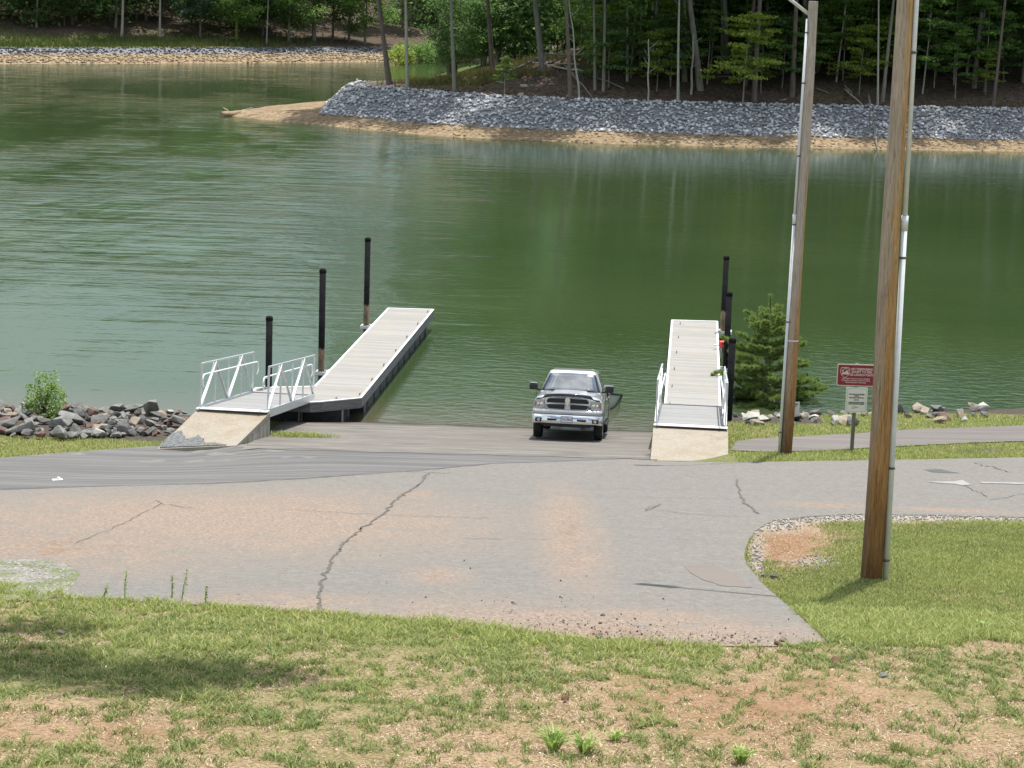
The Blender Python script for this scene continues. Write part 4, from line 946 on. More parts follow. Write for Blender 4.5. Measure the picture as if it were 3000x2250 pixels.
# bug deflector, arched over the grille and dipping at the lamps
b = MB(); rows = []
for k in range(41):
    t = -1+2*k/40; x = t*.90; a = abs(x)
    z = 1.245+.075*(1-(a/.9)**2) if a < .62 else 1.245+.075*(1-(.62/.9)**2)-.11*ss(a, .62, .74)-.02*ss(a, .74, .9)
    h = .085 if a < .62 else .085-.04*ss(a, .62, .9); y = YF+.02+.10*(x/.7)**2
    rows.append([(x, y, float(z-h)), (x, y-.03, float(z)), (x, y+.012, float(z+.02)), (x, y+.03, float(z-.02))])
b.grid(rows); b.build('bug_deflector', BLKG, tr, world=False)
for s in (-1, 1):
    b = MB(); o_ = [(.665, .93), (.70, .895), (.93, .90), (.965, .93), (.965, 1.09), (.93, 1.125), (.74, 1.15), (.675, 1.12)]
    def hy(x): return YF-.035+.20*x**3
    a = [b.bm.verts.new((s*x, hy(x), z)) for x, z in o_]; c = [b.bm.verts.new((s*x, hy(x)+.12, z)) for x, z in o_]
    b.bm.faces.new(a); b.bm.faces.new(c[::-1])
    for i in range(8): b.bm.faces.new((a[i], a[(i+1) % 8], c[(i+1) % 8], c[i]))
    hl = b.build('headlight', LENS, tr, world=False)
    b = MB(); b.box((s*.925, YF+.115, 1.02), (.03, .03, .14), Euler((0, 0, -s*.5)).to_matrix(), bev=.01); b.build('indicator', AMB, hl, world=False)
    for x, r_ in ((.74, .05), (.83, .042)):
        b = MB(); b.lathe([(r_, 0), (r_*.8, .012), (.01, .02)], Matrix.Translation((s*x, hy(x)-.008, 1.01)) @ Matrix.Rotation(-pi/2, 4, 'Z'), 18); b.build('lamp_bowl', CHROME, hl, world=False)
# hood creases and wipers
for s in (-1, 1):
    b = MB(); b.bar((s*.66, .36, 1.375), (s*.1, .47, 1.36), .02, .012); b.build('wiper', BLK, tr, world=False)
def wheel(x, y, s):
    M = Matrix.Translation((x, y, RT)); b = MB()
    b.lathe([(.27, -.11), (.36, -.125), (.392, -.10), (.40, -.05), (.40, .05), (.392, .10), (.36, .125), (.27, .11)], M, 40); w = b.build('wheel', TYRE, tr, world=False)
    b = MB(); e = s*.112
    b.lathe([(.275, e), (.26, e+s*.012), (.235, e-s*.05), (.06, e-s*.04), (.05, e+s*.005), (.01, e+s*.01)] if s > 0 else [(.275, e), (.26, e+s*.012), (.235, e-s*.05), (.06, e-s*.04), (.05, e+s*.005), (.01, e+s*.01)], M, 32)
    for k in range(5):
        a = k*2*pi/5; b.box((x+e-s*.012, y+.15*cos(a), RT+.15*sin(a)), (.03, .20, .06), Matrix.Rotation(a, 3, 'X'), bev=.01)
    b.build('rim', RIM, w, world=False)
for y in (AX1, AX2):
    for s in (-1, 1): wheel(s*.865, y, s)
for s in (-1, 1):
    b = MB(); b.box((s*.98, 1.75, .40), (.16, 2.2, .05), bev=.015); b.build('running_board', BLK, tr, world=False)
b = MB(); b.box((0, YR+.10, .62), (1.9, .16, .18), bev=.03); b.build('rear_bumper', CHROME, tr, world=False)

# ================================================================== TRAILER AND BOAT (behind the truck, half in the water)
HULL = simple('hull_mat', (.60, .61, .62), (.72, .73, .73), 5, .3, .15, .1, 30)
GUN = simple('gunwale_mat', (.02, .025, .03), (.05, .055, .06), 5, .4)
MOTOR = simple('motor_cover_mat', (.78, .78, .76), (.84, .84, .82), 4, .35)
d_ = Vector((-math.sin(TYAW), cos(TYAW), 0)); by = 71.6; bx = tc_[0]+d_.x*(by-tc_[1])+.14; bpitch = -radians(7.2)
trl = empty('boat_trailer', (bx, by, Hn(bx, by)-.12), (bpitch, 0, TYAW)); tag(trl, 'dark boat trailer hitched behind the silver truck, running into the lake', 'trailer')
b = MB()
b.bar((0, -1.35, .38), (0, .6, .34), .08, .08)
for s in (-1, 1): b.bar((0, -.2, .34), (s*.62, 1.0, .32), .07, .07); b.bar((s*.62, 1.0, .32), (s*.62, 5.2, .30), .07, .09)
for y in (1.0, 2.6, 4.2, 5.1): b.bar((-.62, y, .28), (.62, y, .28), .06, .06)
b.build('frame', BLK, trl, world=False)
for s in (-1, 1):
    b = MB(); b.bar((s*.42, .9, .45), (s*.42, 5.1, .43), .09, .05); b.bar((s*.42, 1.2, .33), (s*.42, 1.2, .44), .05, .05); b.bar((s*.42, 4.6, .32), (s*.42, 4.6, .43), .05, .05); b.build('bunk', BLK, trl, world=False)
    b = MB(); b.lathe([(.12, -.09), (.30, -.10), (.33, -.05), (.33, .05), (.30, .10), (.12, .09)], Matrix.Translation((s*.92, 3.2, .30)), 24); b.build('wheel', TYRE, trl, world=False)
    b = MB(); b.tube([(s*.92, 3.2+.42*cos(a), .30+.42*math.sin(a)) for a in [k*pi/8 for k in range(9)]], .03, 8); b.box((s*.92, 3.2, .73), (.26, .5, .03)); b.build('mudguard', BLK, trl, world=False)
b = MB(); b.bar((0, .35, .34), (0, .35, .95), .06, .06); b.box((0, .30, .98), (.16, .16, .12), bev=.02); b.build('winch_post', BLK, trl, world=False)
bo = empty('fishing_boat', (bx, by+.30, Hn(bx, by)+.16), (bpitch-radians(2.2), 0, TYAW-radians(2.2))); tag(bo, 'aluminium fishing boat on the trailer behind the truck, dark rim and white outboard', 'boat')
b = MB(); rows = []; LB = 5.0
for k in range(21):
    t = k/20; y = t*LB; wq = .92*(1-(1-min(1, t/.45))**2.2)**.6 if t > 0 else .02; wq = max(wq, .02); sh = .72+.16*(1-t)**2; ke = .42*max(0, 1-t/.22)**2
    rows.append([(-wq, y, sh), (-wq*.93, y, .38+ke*.6), (-wq*.72, y, .10+ke), (0, y, ke), (wq*.72, y, .10+ke), (wq*.93, y, .38+ke*.6), (wq, y, sh)])
R = b.grid(rows); b.bm.faces.new(R[-1]); b.build('hull', HULL, bo, world=False)
b = MB()
for s in (0, 6): b.tube([Vector(r[s])+Vector((0, 0, .015)) for r in rows], .045, 8)
b.tube([Vector(rows[0][0])+Vector((-.03, 0, .02)), Vector(rows[0][6])+Vector((.03, 0, .02))], .045, 8); b.build('gunwale', GUN, bo, world=False)
b = MB(); b.grid([[Vector((r[0][0]*.9, r[0][1], .50)), Vector((r[6][0]*.9, r[0][1], .50))] for r in rows]); b.build('floor', GUN, bo, world=False)
b = MB(); b.grid([[Vector((r[0][0]*.96, r[0][1], r[0][2]-.03)), Vector((r[6][0]*.96, r[0][1], r[0][2]-.03))] for r in rows[:7]]); b.build('bow_deck', simple('carpet_mat', (.06, .065, .07), (.1, .1, .11), 20, .95), bo, world=False)
for y in (2.4, 3.9):
    b = MB(); b.box((0, y, .56), (.5, .45, .1), bev=.03); b.box((0, y+.22, .68), (.48, .09, .26), bev=.03); b.box((0, y, .56), (.14, .14, .14)); b.build('seat', simple('seat_mat', (.25, .25, .26), (.35, .35, .35)), bo, world=False)
b = MB(); b.box((.45, 2.9, .60), (.50, .35, .35), bev=.05); b.build('console', HULL, bo, world=False)
om = MB(); om.box((-.33, LB+.22, 1.30), (.46, .55, .40), bev=.11, seg=3); mo = om.build('outboard_motor', MOTOR, bo, world=False)
b = MB(); b.box((-.35, LB+.22, .8), (.16, .2, 1.0), bev=.04); b.box((-.35, LB+.02, .85), (.3, .14, .2)); b.box((-.35, LB+.3, .2), (.07, .3, .4), bev=.02); b.build('lower_unit', GUN, mo, world=False)
# ================================================================== ROCKS
def boulder(seed, n=15, flat=.65):
    r = random.Random(seed); b = bmesh.new()
    for i in range(n):
        v = Vector((r.gauss(0, 1), r.gauss(0, 1), r.gauss(0, 1))).normalized(); k = r.uniform(.75, 1.0)
        b.verts.new((v.x*.5*k*1.15, v.y*.5*k*.95, v.z*.5*k*flat))
    h = bmesh.ops.convex_hull(b, input=b.verts)
    bmesh.ops.delete(b, geom=list({g for g in list(h['geom_interior'])+list(h['geom_unused']) if isinstance(g, bmesh.types.BMVert)}), context='VERTS')
    bmesh.ops.bevel(b, geom=b.edges[:], offset=.018, segments=1, affect='EDGES')
    bmesh.ops.recalc_face_normals(b, faces=b.faces); return b
def stonemat(name, a, b_, c):
    m = N(name); o = m.pos('object'); f = m.noise(o, 5, 5, .7, .5); g = m.noise(o, 26, 4, .7)
    col = m.mix(m.ramp(g, [(.35, .0), (.7, .5)]), m.ramp(f, [(.35, a), (.65, b_)]), c); return m.set(col, .88, 0, m.bump(m.math('ADD', f, m.math('MULTIPLY', g, .4)), .8, .05), .25)
SM = [('grey', stonemat('grey_stone_mat', (.12, .118, .11), (.25, .245, .23), (.30, .30, .28))), ('dark grey', stonemat('dark_stone_mat', (.07, .068, .065), (.15, .148, .142), (.2, .198, .19))),
      ('reddish brown', stonemat('red_stone_mat', (.09, .05, .04), (.19, .12, .10), (.25, .19, .16))), ('pale', stonemat('pale_stone_mat', (.30, .29, .25), (.48, .47, .42), (.55, .53, .47))), ('tan', stonemat('tan_stone_mat', (.20, .16, .11), (.34, .29, .22), (.40, .35, .28)))]
protos = []
for i in range(7):
    for j, (nm, mt) in enumerate(SM):
        me = bpy.data.meshes.new('boulder'); bb = boulder(100+i, 13+i % 4, (.6, .75, .5)[i % 3]); bb.to_mesh(me); bb.free(); me.materials.append(mt); protos.append((me, j))
def place_rock(p, s, j, group, label, rr):
    me = protos[rr.randrange(7)*5+j][0]; o = bpy.data.objects.new('boulder', me); COL.objects.link(o)
    o.location = p; o.scale = (s*rr.uniform(.8, 1.3), s*rr.uniform(.8, 1.15), s*rr.uniform(.7, 1.05)); o.rotation_euler = (rr.gauss(0, .35), rr.gauss(0, .3), rr.uniform(0, 6.28)); tag(o, label, 'boulder', group); return o
rr = random.Random(42)
placed = []
def rockspot(x, y):
    u, v = Q(x, y, Hn(x, y))
    if x < 0:
        a = 'left of the bush' if u < 40 else 'around the bush' if u < 125 else 'right of the bush' if u < 215 else 'in the middle of the left pile' if u < 290 else 'near the concrete block'
        return a+(', front row by the grass' if v > 928 else ', row along the water' if v < 900 else ', middle rows')
    a = 'by the nearest piling' if u < 1640 else 'left of the lamp pole' if u < 1690 else 'right of the lamp pole' if u < 1760 else 'between lamp pole and sign' if u < 1835 else 'beyond the sign post'
    return a+(', front row' if v > 925 else ', water side')
def fill_rocks(n, xr, yr, top, smin, smax, wts, group, where, lift):
    cnt = 0; tries = 0
    while cnt < n and tries < 9000:
        tries += 1; x = rr.uniform(*xr); y = rr.uniform(*yr)
        if not top(x, y): continue
        s = smin+(smax-smin)*rr.random()**1.8
        if any((x-a)**2+(y-b_)**2 < (.27*(s+c))**2 for a, b_, c in placed[-160:]): continue
        placed.append((x, y, s)); j = rr.choices(range(5), wts)[0]
        sz = 'large' if s > smin+(smax-smin)*.55 else 'small' if s < smin+(smax-smin)*.15 else 'medium'
        place_rock((x, y, Hn(x, y)+lift(x, y)+s*.15), s, j, group, f'{sz} {SM[j][0]} rock {rockspot(x, y)}', rr); cnt += 1
def leftb(x, y): u, v = Q(x, y, Hn(x, y)); return v < 951-max(0, u-150)*.045 and u < 402
fill_rocks(90, (-17.5, -8.85), (60.7, 66.6), leftb, .38, .85, (6, 4, 1.6, .8, 1.2), 'rocks piled on the left bank', 'in the left bank rock pile below the grass', lambda x, y: .08)
placed.append((0, 0, 0))
fill_rocks(150, (-17.5, -8.85), (60.9, 68.0), leftb, .26, .46, (6, 4, 1.6, 1.4, 1.4), 'rocks piled on the left bank', 'in the left bank rock pile below the grass', lambda x, y: .03)
placed.append((0, 0, 0))
fill_rocks(26, (-11.8, -9.35), (60.7, 62.9), leftb, .28, .5, (6, 4, 1.6, 1.4, 1.4), 'rocks piled on the left bank', '', lambda x, y: .03)
def rightb(x, y): u, v = Q(x, y, Hn(x, y)); return u > 1580 and v < (948 if u < 1690 else 929-max(0, u-1750)*.05) and (u < 1885 or rr.random() < .35)
fill_rocks(80, (6.3, 15), (66.2, 71.2), rightb, .28, .7, (3, 1.5, .4, 2.2, 3.5), 'rocks along the right bank', 'at the water edge of the right bank', lambda x, y: .02)
# a few loose stones and clods that stand out on the near ground
CLOD = stonemat('clod_mat', (.10, .05, .025), (.22, .13, .07), (.30, .2, .12))
def loose(u, v, s, mt, label, cat='stone'):
    me = bpy.data.meshes.new('stone'); bb = boulder(int(u)+3, 14, .7); bb.to_mesh(me); bb.free(); me.materials.append(mt); o = link('loose_stone', me); p = G(u, v); o.location = p+Vector((0, 0, s*.22)); o.scale = (s*1.2, s, s); o.rotation_euler = (.2, .1, u); tag(o, label, cat)
loose(1808, 1434, .20, CLOD, 'reddish clod lying right of centre on the bare dry grass'); loose(1832, 1429, .11, SM[1][1], 'small dark stone just behind the reddish clod')
loose(1908, 1464, .15, SM[0][1], 'flat grey stone on the bare ground at right'); loose(1221, 1514, .13, CLOD, 'dark brown clod in the dry grass at bottom centre')
loose(132, 1372, .13, SM[4][1], 'pale tan stone in the grass at lower left'); loose(420, 1470, .10, SM[4][1], 'small tan stone in the shaded grass'); loose(1296, 1381, .16, SM[1][1], 'dark stone on the lower asphalt edge')
loose(1692, 1388, .17, SM[4][1], 'tan stone at the corner of the asphalt'); loose(1680, 1396, .14, CLOD, 'brown clod beside the tan corner stone'); loose(1672, 1250, .17, SM[1][1], 'dark stone on gravel near the thick pole')
loose(1302, 1332, .09, SM[1][1], 'little dark stone lying on the stained asphalt'); loose(1112, 1308, .08, SM[0][1], 'little grey stone lying on the asphalt'); loose(1650, 1248, .12, SM[1][1], 'smaller dark stone left on the gravel edge')
b = MB(); p = G(124, 1040, .04); b.box(p, (.24, .12, .02), Matrix.Rotation(.3, 3, 'Z'), bev=.006); b.box(p+Vector((.05, .02, .02)), (.12, .1, .02), Matrix.Rotation(.6, 3, 'Y')); o = b.build('litter', simple('paper_litter_mat', (.75, .75, .74))); tag(o, 'scrap of white litter on the dark asphalt at left', 'litter')
# ---- small stones as stuff
def stones(name, pts, size, mat, seed=1, kind='stuff', flat=.7, sub=1):
    r = np.random.default_rng(seed); n = len(pts)
    b = bmesh.new(); bmesh.ops.create_icosphere(b, subdivisions=1, radius=.5); bv = np.array([v.co[:] for v in b.verts]); bf = np.array([[v.index for v in f.verts] for f in b.faces]); b.free()
    nv = len(bv); V = np.empty((n, nv, 3))
    base = bv[None]*(1+r.uniform(-.38, .25, (n, nv, 1)))
    base = base*np.stack([r.uniform(.8, 1.4, n), r.uniform(.7, 1.1, n), r.uniform(.5, .9, n)*flat/.7], -1)[:, None]
    a, t, c = r.uniform(0, 6.28, n), r.normal(0, .5, n), r.normal(0, .5, n)
    ca, sa, ct, st = np.cos(a), np.sin(a), np.cos(t), np.sin(t)
    x, y, z = base[..., 0], base[..., 1], base[..., 2]
    y, z = y*ct[:, None]-z*st[:, None], y*st[:, None]+z*ct[:, None]; x, y = x*ca[:, None]-y*sa[:, None], x*sa[:, None]+y*ca[:, None]
    V[..., 0], V[..., 1], V[..., 2] = x, y, z
    V = V*np.asarray(size).reshape(-1, 1, 1)+np.asarray(pts)[:, None]
    idx = (bf[None]+np.arange(n)[:, None, None]*nv).ravel()
    me = np_mesh(name, V.reshape(-1, 3), 3, idx, mat); o = link(name, me)
    if kind: tag(o, kind=kind)
    return o
RIPM = island('riprap_mat', [(.17, .175, .185), (.31, .32, .335), (.46, .47, .485), (.37, .38, .395), (.24, .247, .258), (.66, .67, .675), (.34, .35, .365), (.82, .825, .83), (.41, .42, .435), (.54, .55, .56)], .8, .5)
TANM = island('rubble_mat', [(.20, .145, .085), (.34, .26, .17), (.28, .205, .13), (.48, .40, .28), (.23, .17, .11)], .9, .5)
def scatter(n, xr, yr, cond, seed):
    r = np.random.default_rng(seed); x = r.uniform(*xr, n); y = r.uniform(*yr, n); z, d, e, mm = Hf(x, y, True); k = cond(x, y, d, e, mm, r.random(n)); return x[k], y[k], z[k]
x, y, z = scatter(42000, (-19, 48), (172, 216), lambda x, y, d, e, mm, q: (d > 2.6) & (d < 9.3) & (mm > .2) & (y < 195) & (q < .95), 3)
r = np.random.default_rng(5); s = .15+.22*r.random(len(x))**1.6
stones('riprap', np.stack([x, y, z+.05+.08*r.random(len(x))], -1), s, RIPM, 6)
def whereabouts0(x, y):
    u = float(Q(x, y, Hfn(x, y))[0])
    for lim, t in ((760, 'at its rounded left end'), (850, 'below the first trunk'), (960, 'below the dry grass'), (1080, 'below the bare bank'), (1200, 'below the stout forked tree'), (1290, 'below the white dead trunk'), (1400, 'left of the broken stem'), (1520, 'below the big pale trunk'), (1620, 'below the yellow tree'), (1720, 'left of the lamp pole'), (1800, 'right of the lamp pole'), (1900, 'by the fallen stem'), (2050, 'right of the thick pole'), (9999, 'at the right edge')):
        if u < lim: return t+(', top row' if float(Hfn(x, y)) > 1.9 else ', middle rows' if float(Hfn(x, y)) > 1.2 else ', bottom row')
# the largest single stones of the far bank
big = random.Random(9); cnt = 0
RIPO = [stonemat('blue_grey_stone_mat', (.14, .155, .18), (.26, .28, .31), (.36, .38, .41)), stonemat('white_stone_mat', (.45, .46, .47), (.6, .61, .62), (.68, .69, .7))]
rp = []
for i in range(4):
    for mt in RIPO:
        me = bpy.data.meshes.new('riprap_boulder'); bb = boulder(300+i, 14, .7); bb.to_mesh(me); bb.free(); me.materials.append(mt); rp.append(me)
while cnt < 60:
    X0, Y0 = big.uniform(-14, 42), big.uniform(176, 200); z_, d_1, e_1, m_1 = Hf(np.array([X0]), np.array([Y0]), True)
    if not (3.3 < d_1[0] < 9 and m_1[0] > .5): continue
    j = 1 if big.random() < .25 else 0; o = bpy.data.objects.new('riprap_boulder', rp[big.randrange(4)*2+j]); COL.objects.link(o); s_ = big.uniform(.42, .62)
    o.location = (X0, Y0, z_[0]+.14); o.scale = (s_*1.1, s_, s_*.9); o.rotation_euler = (big.gauss(0, .5), big.gauss(0, .5), big.uniform(0, 6))
    tag(o, ('pale' if j else 'blue grey')+' boulder in the far riprap, '+whereabouts0(X0, Y0), 'boulder', 'larger boulders in the far riprap'); cnt += 1
x, y, z = scatter(30000, (-17, 48), (170, 216), lambda x, y, d, e, mm, q: (d > .1) & (d < 3.3) & (mm > .15) & (y < 199) & (q < .55*np.clip((x+20)/26, .25, 1)), 13)
r = np.random.default_rng(15); stones('shore_rubble', np.stack([x, y, z+.02], -1), .08+.28*r.random(len(x))**2, TANM, 16)
x, y, z = scatter(42000, (-72, 0), (232, 300), lambda x, y, d, e, mm, q: (e > .2) & (e < 3.4) & (q < .9), 23)
r = np.random.default_rng(25); stones('shore_rubble', np.stack([x, y, z+.04], -1), .18+.30*r.random(len(x))**2, TANM, 26)
x, y, z = scatter(36000, (-72, 0), (232, 300), lambda x, y, d, e, mm, q: (e > 3.1) & (e < 5.7) & (q < .9), 33)
r = np.random.default_rng(35); stones('riprap', np.stack([x, y, z+.04], -1), .2+.26*r.random(len(x))**2, island('far_riprap_mat', [(.035, .036, .04), (.07, .072, .078), (.12, .123, .13), (.055, .058, .064)], .85), 36)

# ================================================================== TREES
LEAFC = {'deep': [(.09, .17, .06), (.15, .25, .08), (.22, .34, .11)], 'mid': [(.13, .23, .06), (.21, .34, .085), (.30, .44, .12)],
         'yellow': [(.24, .32, .06), (.36, .45, .08), (.48, .55, .13)], 'blue': [(.09, .15, .10), (.14, .22, .14), (.25, .33, .22)]}
LM = {k: island('leaf_'+k+'_mat', v, .55, 0, .6, (.80, .86, .78)) for k, v in LEAFC.items()}
def bark(name, a, b_):
    m = N(name); o = m.pos('object', (1, 1, .25)); f = m.noise(o, 6, 5, .7); return m.set(m.ramp(f, [(.3, a), (.7, b_)]), .95, 0, m.bump(f, .8, .03), .1)
BK = {'grey': bark('grey_bark_mat', (.16, .145, .12), (.32, .295, .25)), 'pale': bark('pale_bark_mat', (.30, .285, .24), (.52, .49, .42)), 'brown': bark('brown_bark_mat', (.10, .078, .065), (.22, .175, .15))}
def leaves(centers, radii, per, size, seed, flatn=.5):
    """leaf cards scattered through clusters"""
    r = np.random.default_rng(seed); C_ = np.repeat(np.asarray(centers), per, 0); R_ = np.repeat(np.asarray(radii), per, 0); n = len(C_)
    o = r.normal(0, .5, (n, 3)); o /= np.maximum(1, np.linalg.norm(o, axis=1)[:, None]/1.15); p = C_+o*R_
    nrm = r.normal(0, 1, (n, 3))*np.array([flatn, flatn, .6])+np.array([0, 0, .55]); nrm /= np.linalg.norm(nrm, axis=1)[:, None]
    a = np.cross(nrm, r.normal(0, 1, (n, 3))); a /= np.linalg.norm(a, axis=1)[:, None]; c = np.cross(nrm, a)
    s = size*r.uniform(.6, 1.3, (n, 1)); w = s*.6
    V = np.stack([p-a*s, p-c*w*.9, p+a*s, p+c*w*.9], 1); return V.reshape(-1, 3)
def tree_meshes(seed, Ht, bare, cr, mode, leafmat, barkmat, tr_, leaf=.17, per=90, ncl=70, lean=0):
    r = random.Random(seed); path = []; n = 9
    ph = r.uniform(0, 6)
    for i in range(n+1):
        t = i/n; path.append(Vector((.018*Ht*math.sin(t*3+ph)*t, .018*Ht*math.cos(t*2.6+ph)*t, Ht*t*.97)))
    def at_(t): i = min(n-1, int(t*n)); return path[i].lerp(path[i+1], t*n-i)
    b = MB(); b.tube([path[0]-Vector((0, 0, .4))]+path, [tr_*1.25]+[tr_*(1.12 if i == 0 else 1-.82*i/n) for i in range(n+1)], 9)
    cents = []; rads = []
    nl = 15 if mode != 'layer' else 13
    for k in range(nl):
        t = bare+(1-bare)*(k+.5)/nl; base = at_(min(.99, t)); a = k*2.4+r.uniform(-.4, .4)
        if mode == 'tall': L = cr*(1.0-.35*((t-bare)/(1-bare)))*r.uniform(.65, 1.15); up = r.uniform(.25, .7)
        elif mode == 'layer': L = cr*(1.05-.75*((t-bare)/(1-bare)))*r.uniform(.7, 1.2); up = r.uniform(-.08, .18)
        else: L = cr*(1.0-.5*abs((t-bare)/(1-bare)-.4))*r.uniform(.7, 1.15); up = r.uniform(.1, .5)
        end = base+Vector((cos(a)*L, math.sin(a)*L, L*up)); mid = base.lerp(end, .5)+Vector((0, 0, .1*L))
        b.tube([base, mid, end], [tr_*.28*(1.1-t), tr_*.17*(1.1-t)+.008, .01], 5)
        m_ = max(2, int(ncl/nl))
        for q in range(m_):
            s_ = r.uniform(.35, 1.12); c = base.lerp(end, s_)+Vector((r.gauss(0, .18*cr), r.gauss(0, .18*cr), r.gauss(0, .06*cr if mode == 'layer' else .16*cr)))
            cents.append(c[:]); k2 = r.uniform(.7, 1.25)
            rads.append((cr*.30*k2, cr*.30*k2, cr*(.055 if mode == 'layer' else .17)*k2))
    if mode == 'tall': cents.append(path[-1][:]); rads.append((cr*.5, cr*.5, cr*.4))
    V = leaves(cents, rads, per, leaf, seed, .45)
    cm = np_mesh('crown', V, 4, np.arange(len(V)), leafmat)
    bmesh.ops.recalc_face_normals(b.bm, faces=b.bm.faces); tm = bpy.data.meshes.new('trunk'); b.bm.to_mesh(tm); b.bm.free(); tm.materials.append(barkmat)
    return tm, cm
TALL = [tree_meshes(1, 21, .46, 4.6, 'tall', LM['mid'], BK['grey'], .24, .24, 52, 90), tree_meshes(2, 23, .50, 4.2, 'tall', LM['deep'], BK['brown'], .22, .24, 52, 90),
        tree_meshes(3, 19, .42, 4.4, 'tall', LM['mid'], BK['pale'], .17, .24, 52, 90), tree_meshes(4, 22, .38, 5.0, 'tall', LM['deep'], BK['grey'], .26, .24, 54, 100)]
LOWC = [tree_meshes(11, 13, .17, 4.0, 'round', LM['mid'], BK['grey'], .17, .20, 80, 100), tree_meshes(12, 12, .20, 4.4, 'round', LM['deep'], BK['brown'], .16, .20, 80, 100), tree_meshes(13, 12, .16, 3.8, 'round', LM['blue'], BK['grey'], .15, .20, 80, 100)]
UND = [tree_meshes(21, 6.5, .22, 2.3, 'layer', LM['yellow'], BK['grey'], .065, .13, 70, 62), tree_meshes(22, 7.5, .30, 2.2, 'layer', LM['mid'], BK['pale'], .07, .13, 70, 58),
       tree_meshes(23, 5.5, .18, 2.4, 'layer', LM['deep'], BK['grey'], .06, .13, 75, 62), tree_meshes(24, 8.5, .28, 2.4, 'layer', LM['mid'], BK['grey'], .08, .14, 70, 64)]
def plant(p, tm, cm, name, label, cat, group, h=1.0, w=1.0, rot=0, lean=(0, 0), tw=1.0):
    r = empty(name, p, (lean[0], lean[1], 0), 1); tag(r, label, cat, group)
    t = link('trunk', tm, r); t.rotation_euler = (0, 0, rot); t.scale = (tw, tw, h)
    if cm: c = link('crown', cm, r); c.rotation_euler = (0, 0, rot); c.scale = (w, w, h)
    return r
def foot(u, v):
    return GF(u, v)
r5 = random.Random(77)
z5 = lambda x, y: ((900+x/2.011)/K, y/2.011/K); z6 = lambda x, y: ((1900+x/2.011)/K, y/2.011/K)
SPEC = [  # (view, base x, base y, top x, top y, width px, bark, kind) trees one can tell apart on the far bank
 (z5, 485, 512, 440, 100, 30, 'brown', 'T', 'brown leaning trunk, first tree on the point at left, leafy above'), (z5, 588, 514, 575, 40, 20, 'pale', 'T', 'slim pale trunk, second tree from the tip of the point'),
 (z5, 838, 455, 800, 0, 26, 'brown', 'T', 'brown trunk left of the fallen brush, leaning left'), (z5, 868, 540, 852, 0, 22, 'grey', 'T', 'tall grey trunk rising just above the stone band'),
 (z5, 1095, 425, 1062, 60, 26, 'brown', 'T', 'brown trunk of a leaning pair, the left one'), (z5, 1120, 398, 1160, 0, 28, 'grey', 'T', 'grey trunk of a leaning pair, the right one'),
 (z5, 1018, 362, 1020, 0, 15, 'pale', 'T', 'thin pale trunk behind the leaning pair'), (z5, 1225, 362, 1228, 60, 14, 'grey', 'T', 'thin straight trunk right of the leaning pair'),
 (z5, 1390, 418, 1335, 0, 38, 'grey', 'T', 'stout forked grey trunk beside the brush pile'), (z5, 1550, 590, 1532, 0, 24, 'brown', 'T', 'straight reddish brown trunk in front of the brush pile'),
 (z5, 1602, 592, 1545, 0, 13, 'pale', 'S', 'bare white dead trunk leaning left beside the brown one'), (z5, 1695, 530, 1690, 0, 16, 'grey', 'T', 'grey trunk right of the bare white one'),
 (z5, 1745, 542, 1756, 0, 18, 'grey', 'T', 'grey mossy trunk, right of a similar one on the bank'), (z5, 2008, 592, 2013, 230, 11, 'pale', 'S', 'short pale dead stem broken off at half height'),
 (z5, 2186, 598, 2192, 10, 15, 'pale', 'T', 'slender pale trunk at the top of the stone band'), (z6, 172, 600, 186, 0, 13, 'pale', 'T', 'thin pale trunk with moss, left of the forked one'),
 (z6, 250, 560, 266, 200, 15, 'pale', 'S', 'pale dead stem left of the big forked trunk'), (z6, 305, 532, 248, 0, 36, 'grey', 'T', 'big pale grey trunk leaning left in the middle of the wood'),
 (z6, 462, 432, 440, 0, 34, 'grey', 'T', 'thick grey trunk standing back in the shade'), (z6, 622, 600, 648, 0, 30, 'brown', 'T', 'reddish brown trunk left of the lamp pole'),
 (z6, 700, 400, 700, 0, 24, 'brown', 'T', 'shaded brown trunk behind the yellow tree'), (z6, 845, 575, 860, 20, 30, 'brown', 'T', 'brown trunk just left of the lamp pole top'),
 (z6, 990, 420, 1060, 0, 28, 'brown', 'T', 'leaning brown trunk right of the lamp pole top'), (z6, 1350, 622, 1352, 100, 12, 'pale', 'T', 'slim pale stem left of the thick near pole'),
 (z6, 1378, 600, 1425, 120, 20, 'grey', 'T', 'grey stem leaning right beside the slim pale one'), (z6, 1870, 445, 1898, 280, 18, 'grey', 'S', 'broken grey stump on the slope at right'),
 (z6, 2030, 630, 2100, 0, 18, 'brown', 'T', 'dark leaning trunk near the right edge'), (z6, 1105, 490, 1150, 150, 10, 'pale', 'T', 'thin leaning stem right of the lamp pole'), (z5, 930, 300, 930, 0, 20, 'grey', 'T', 'pale trunk far back behind the point, left of its twin'),
 (z5, 960, 290, 975, 0, 18, 'brown', 'T', 'brown trunk far back behind the point'), (z5, 1960, 440, 1965, 150, 14, 'grey', 'T', 'grey stem in the green undergrowth'), (z5, 1885, 480, 1890, 100, 13, 'pale', 'T', 'pale stem in the green undergrowth')]
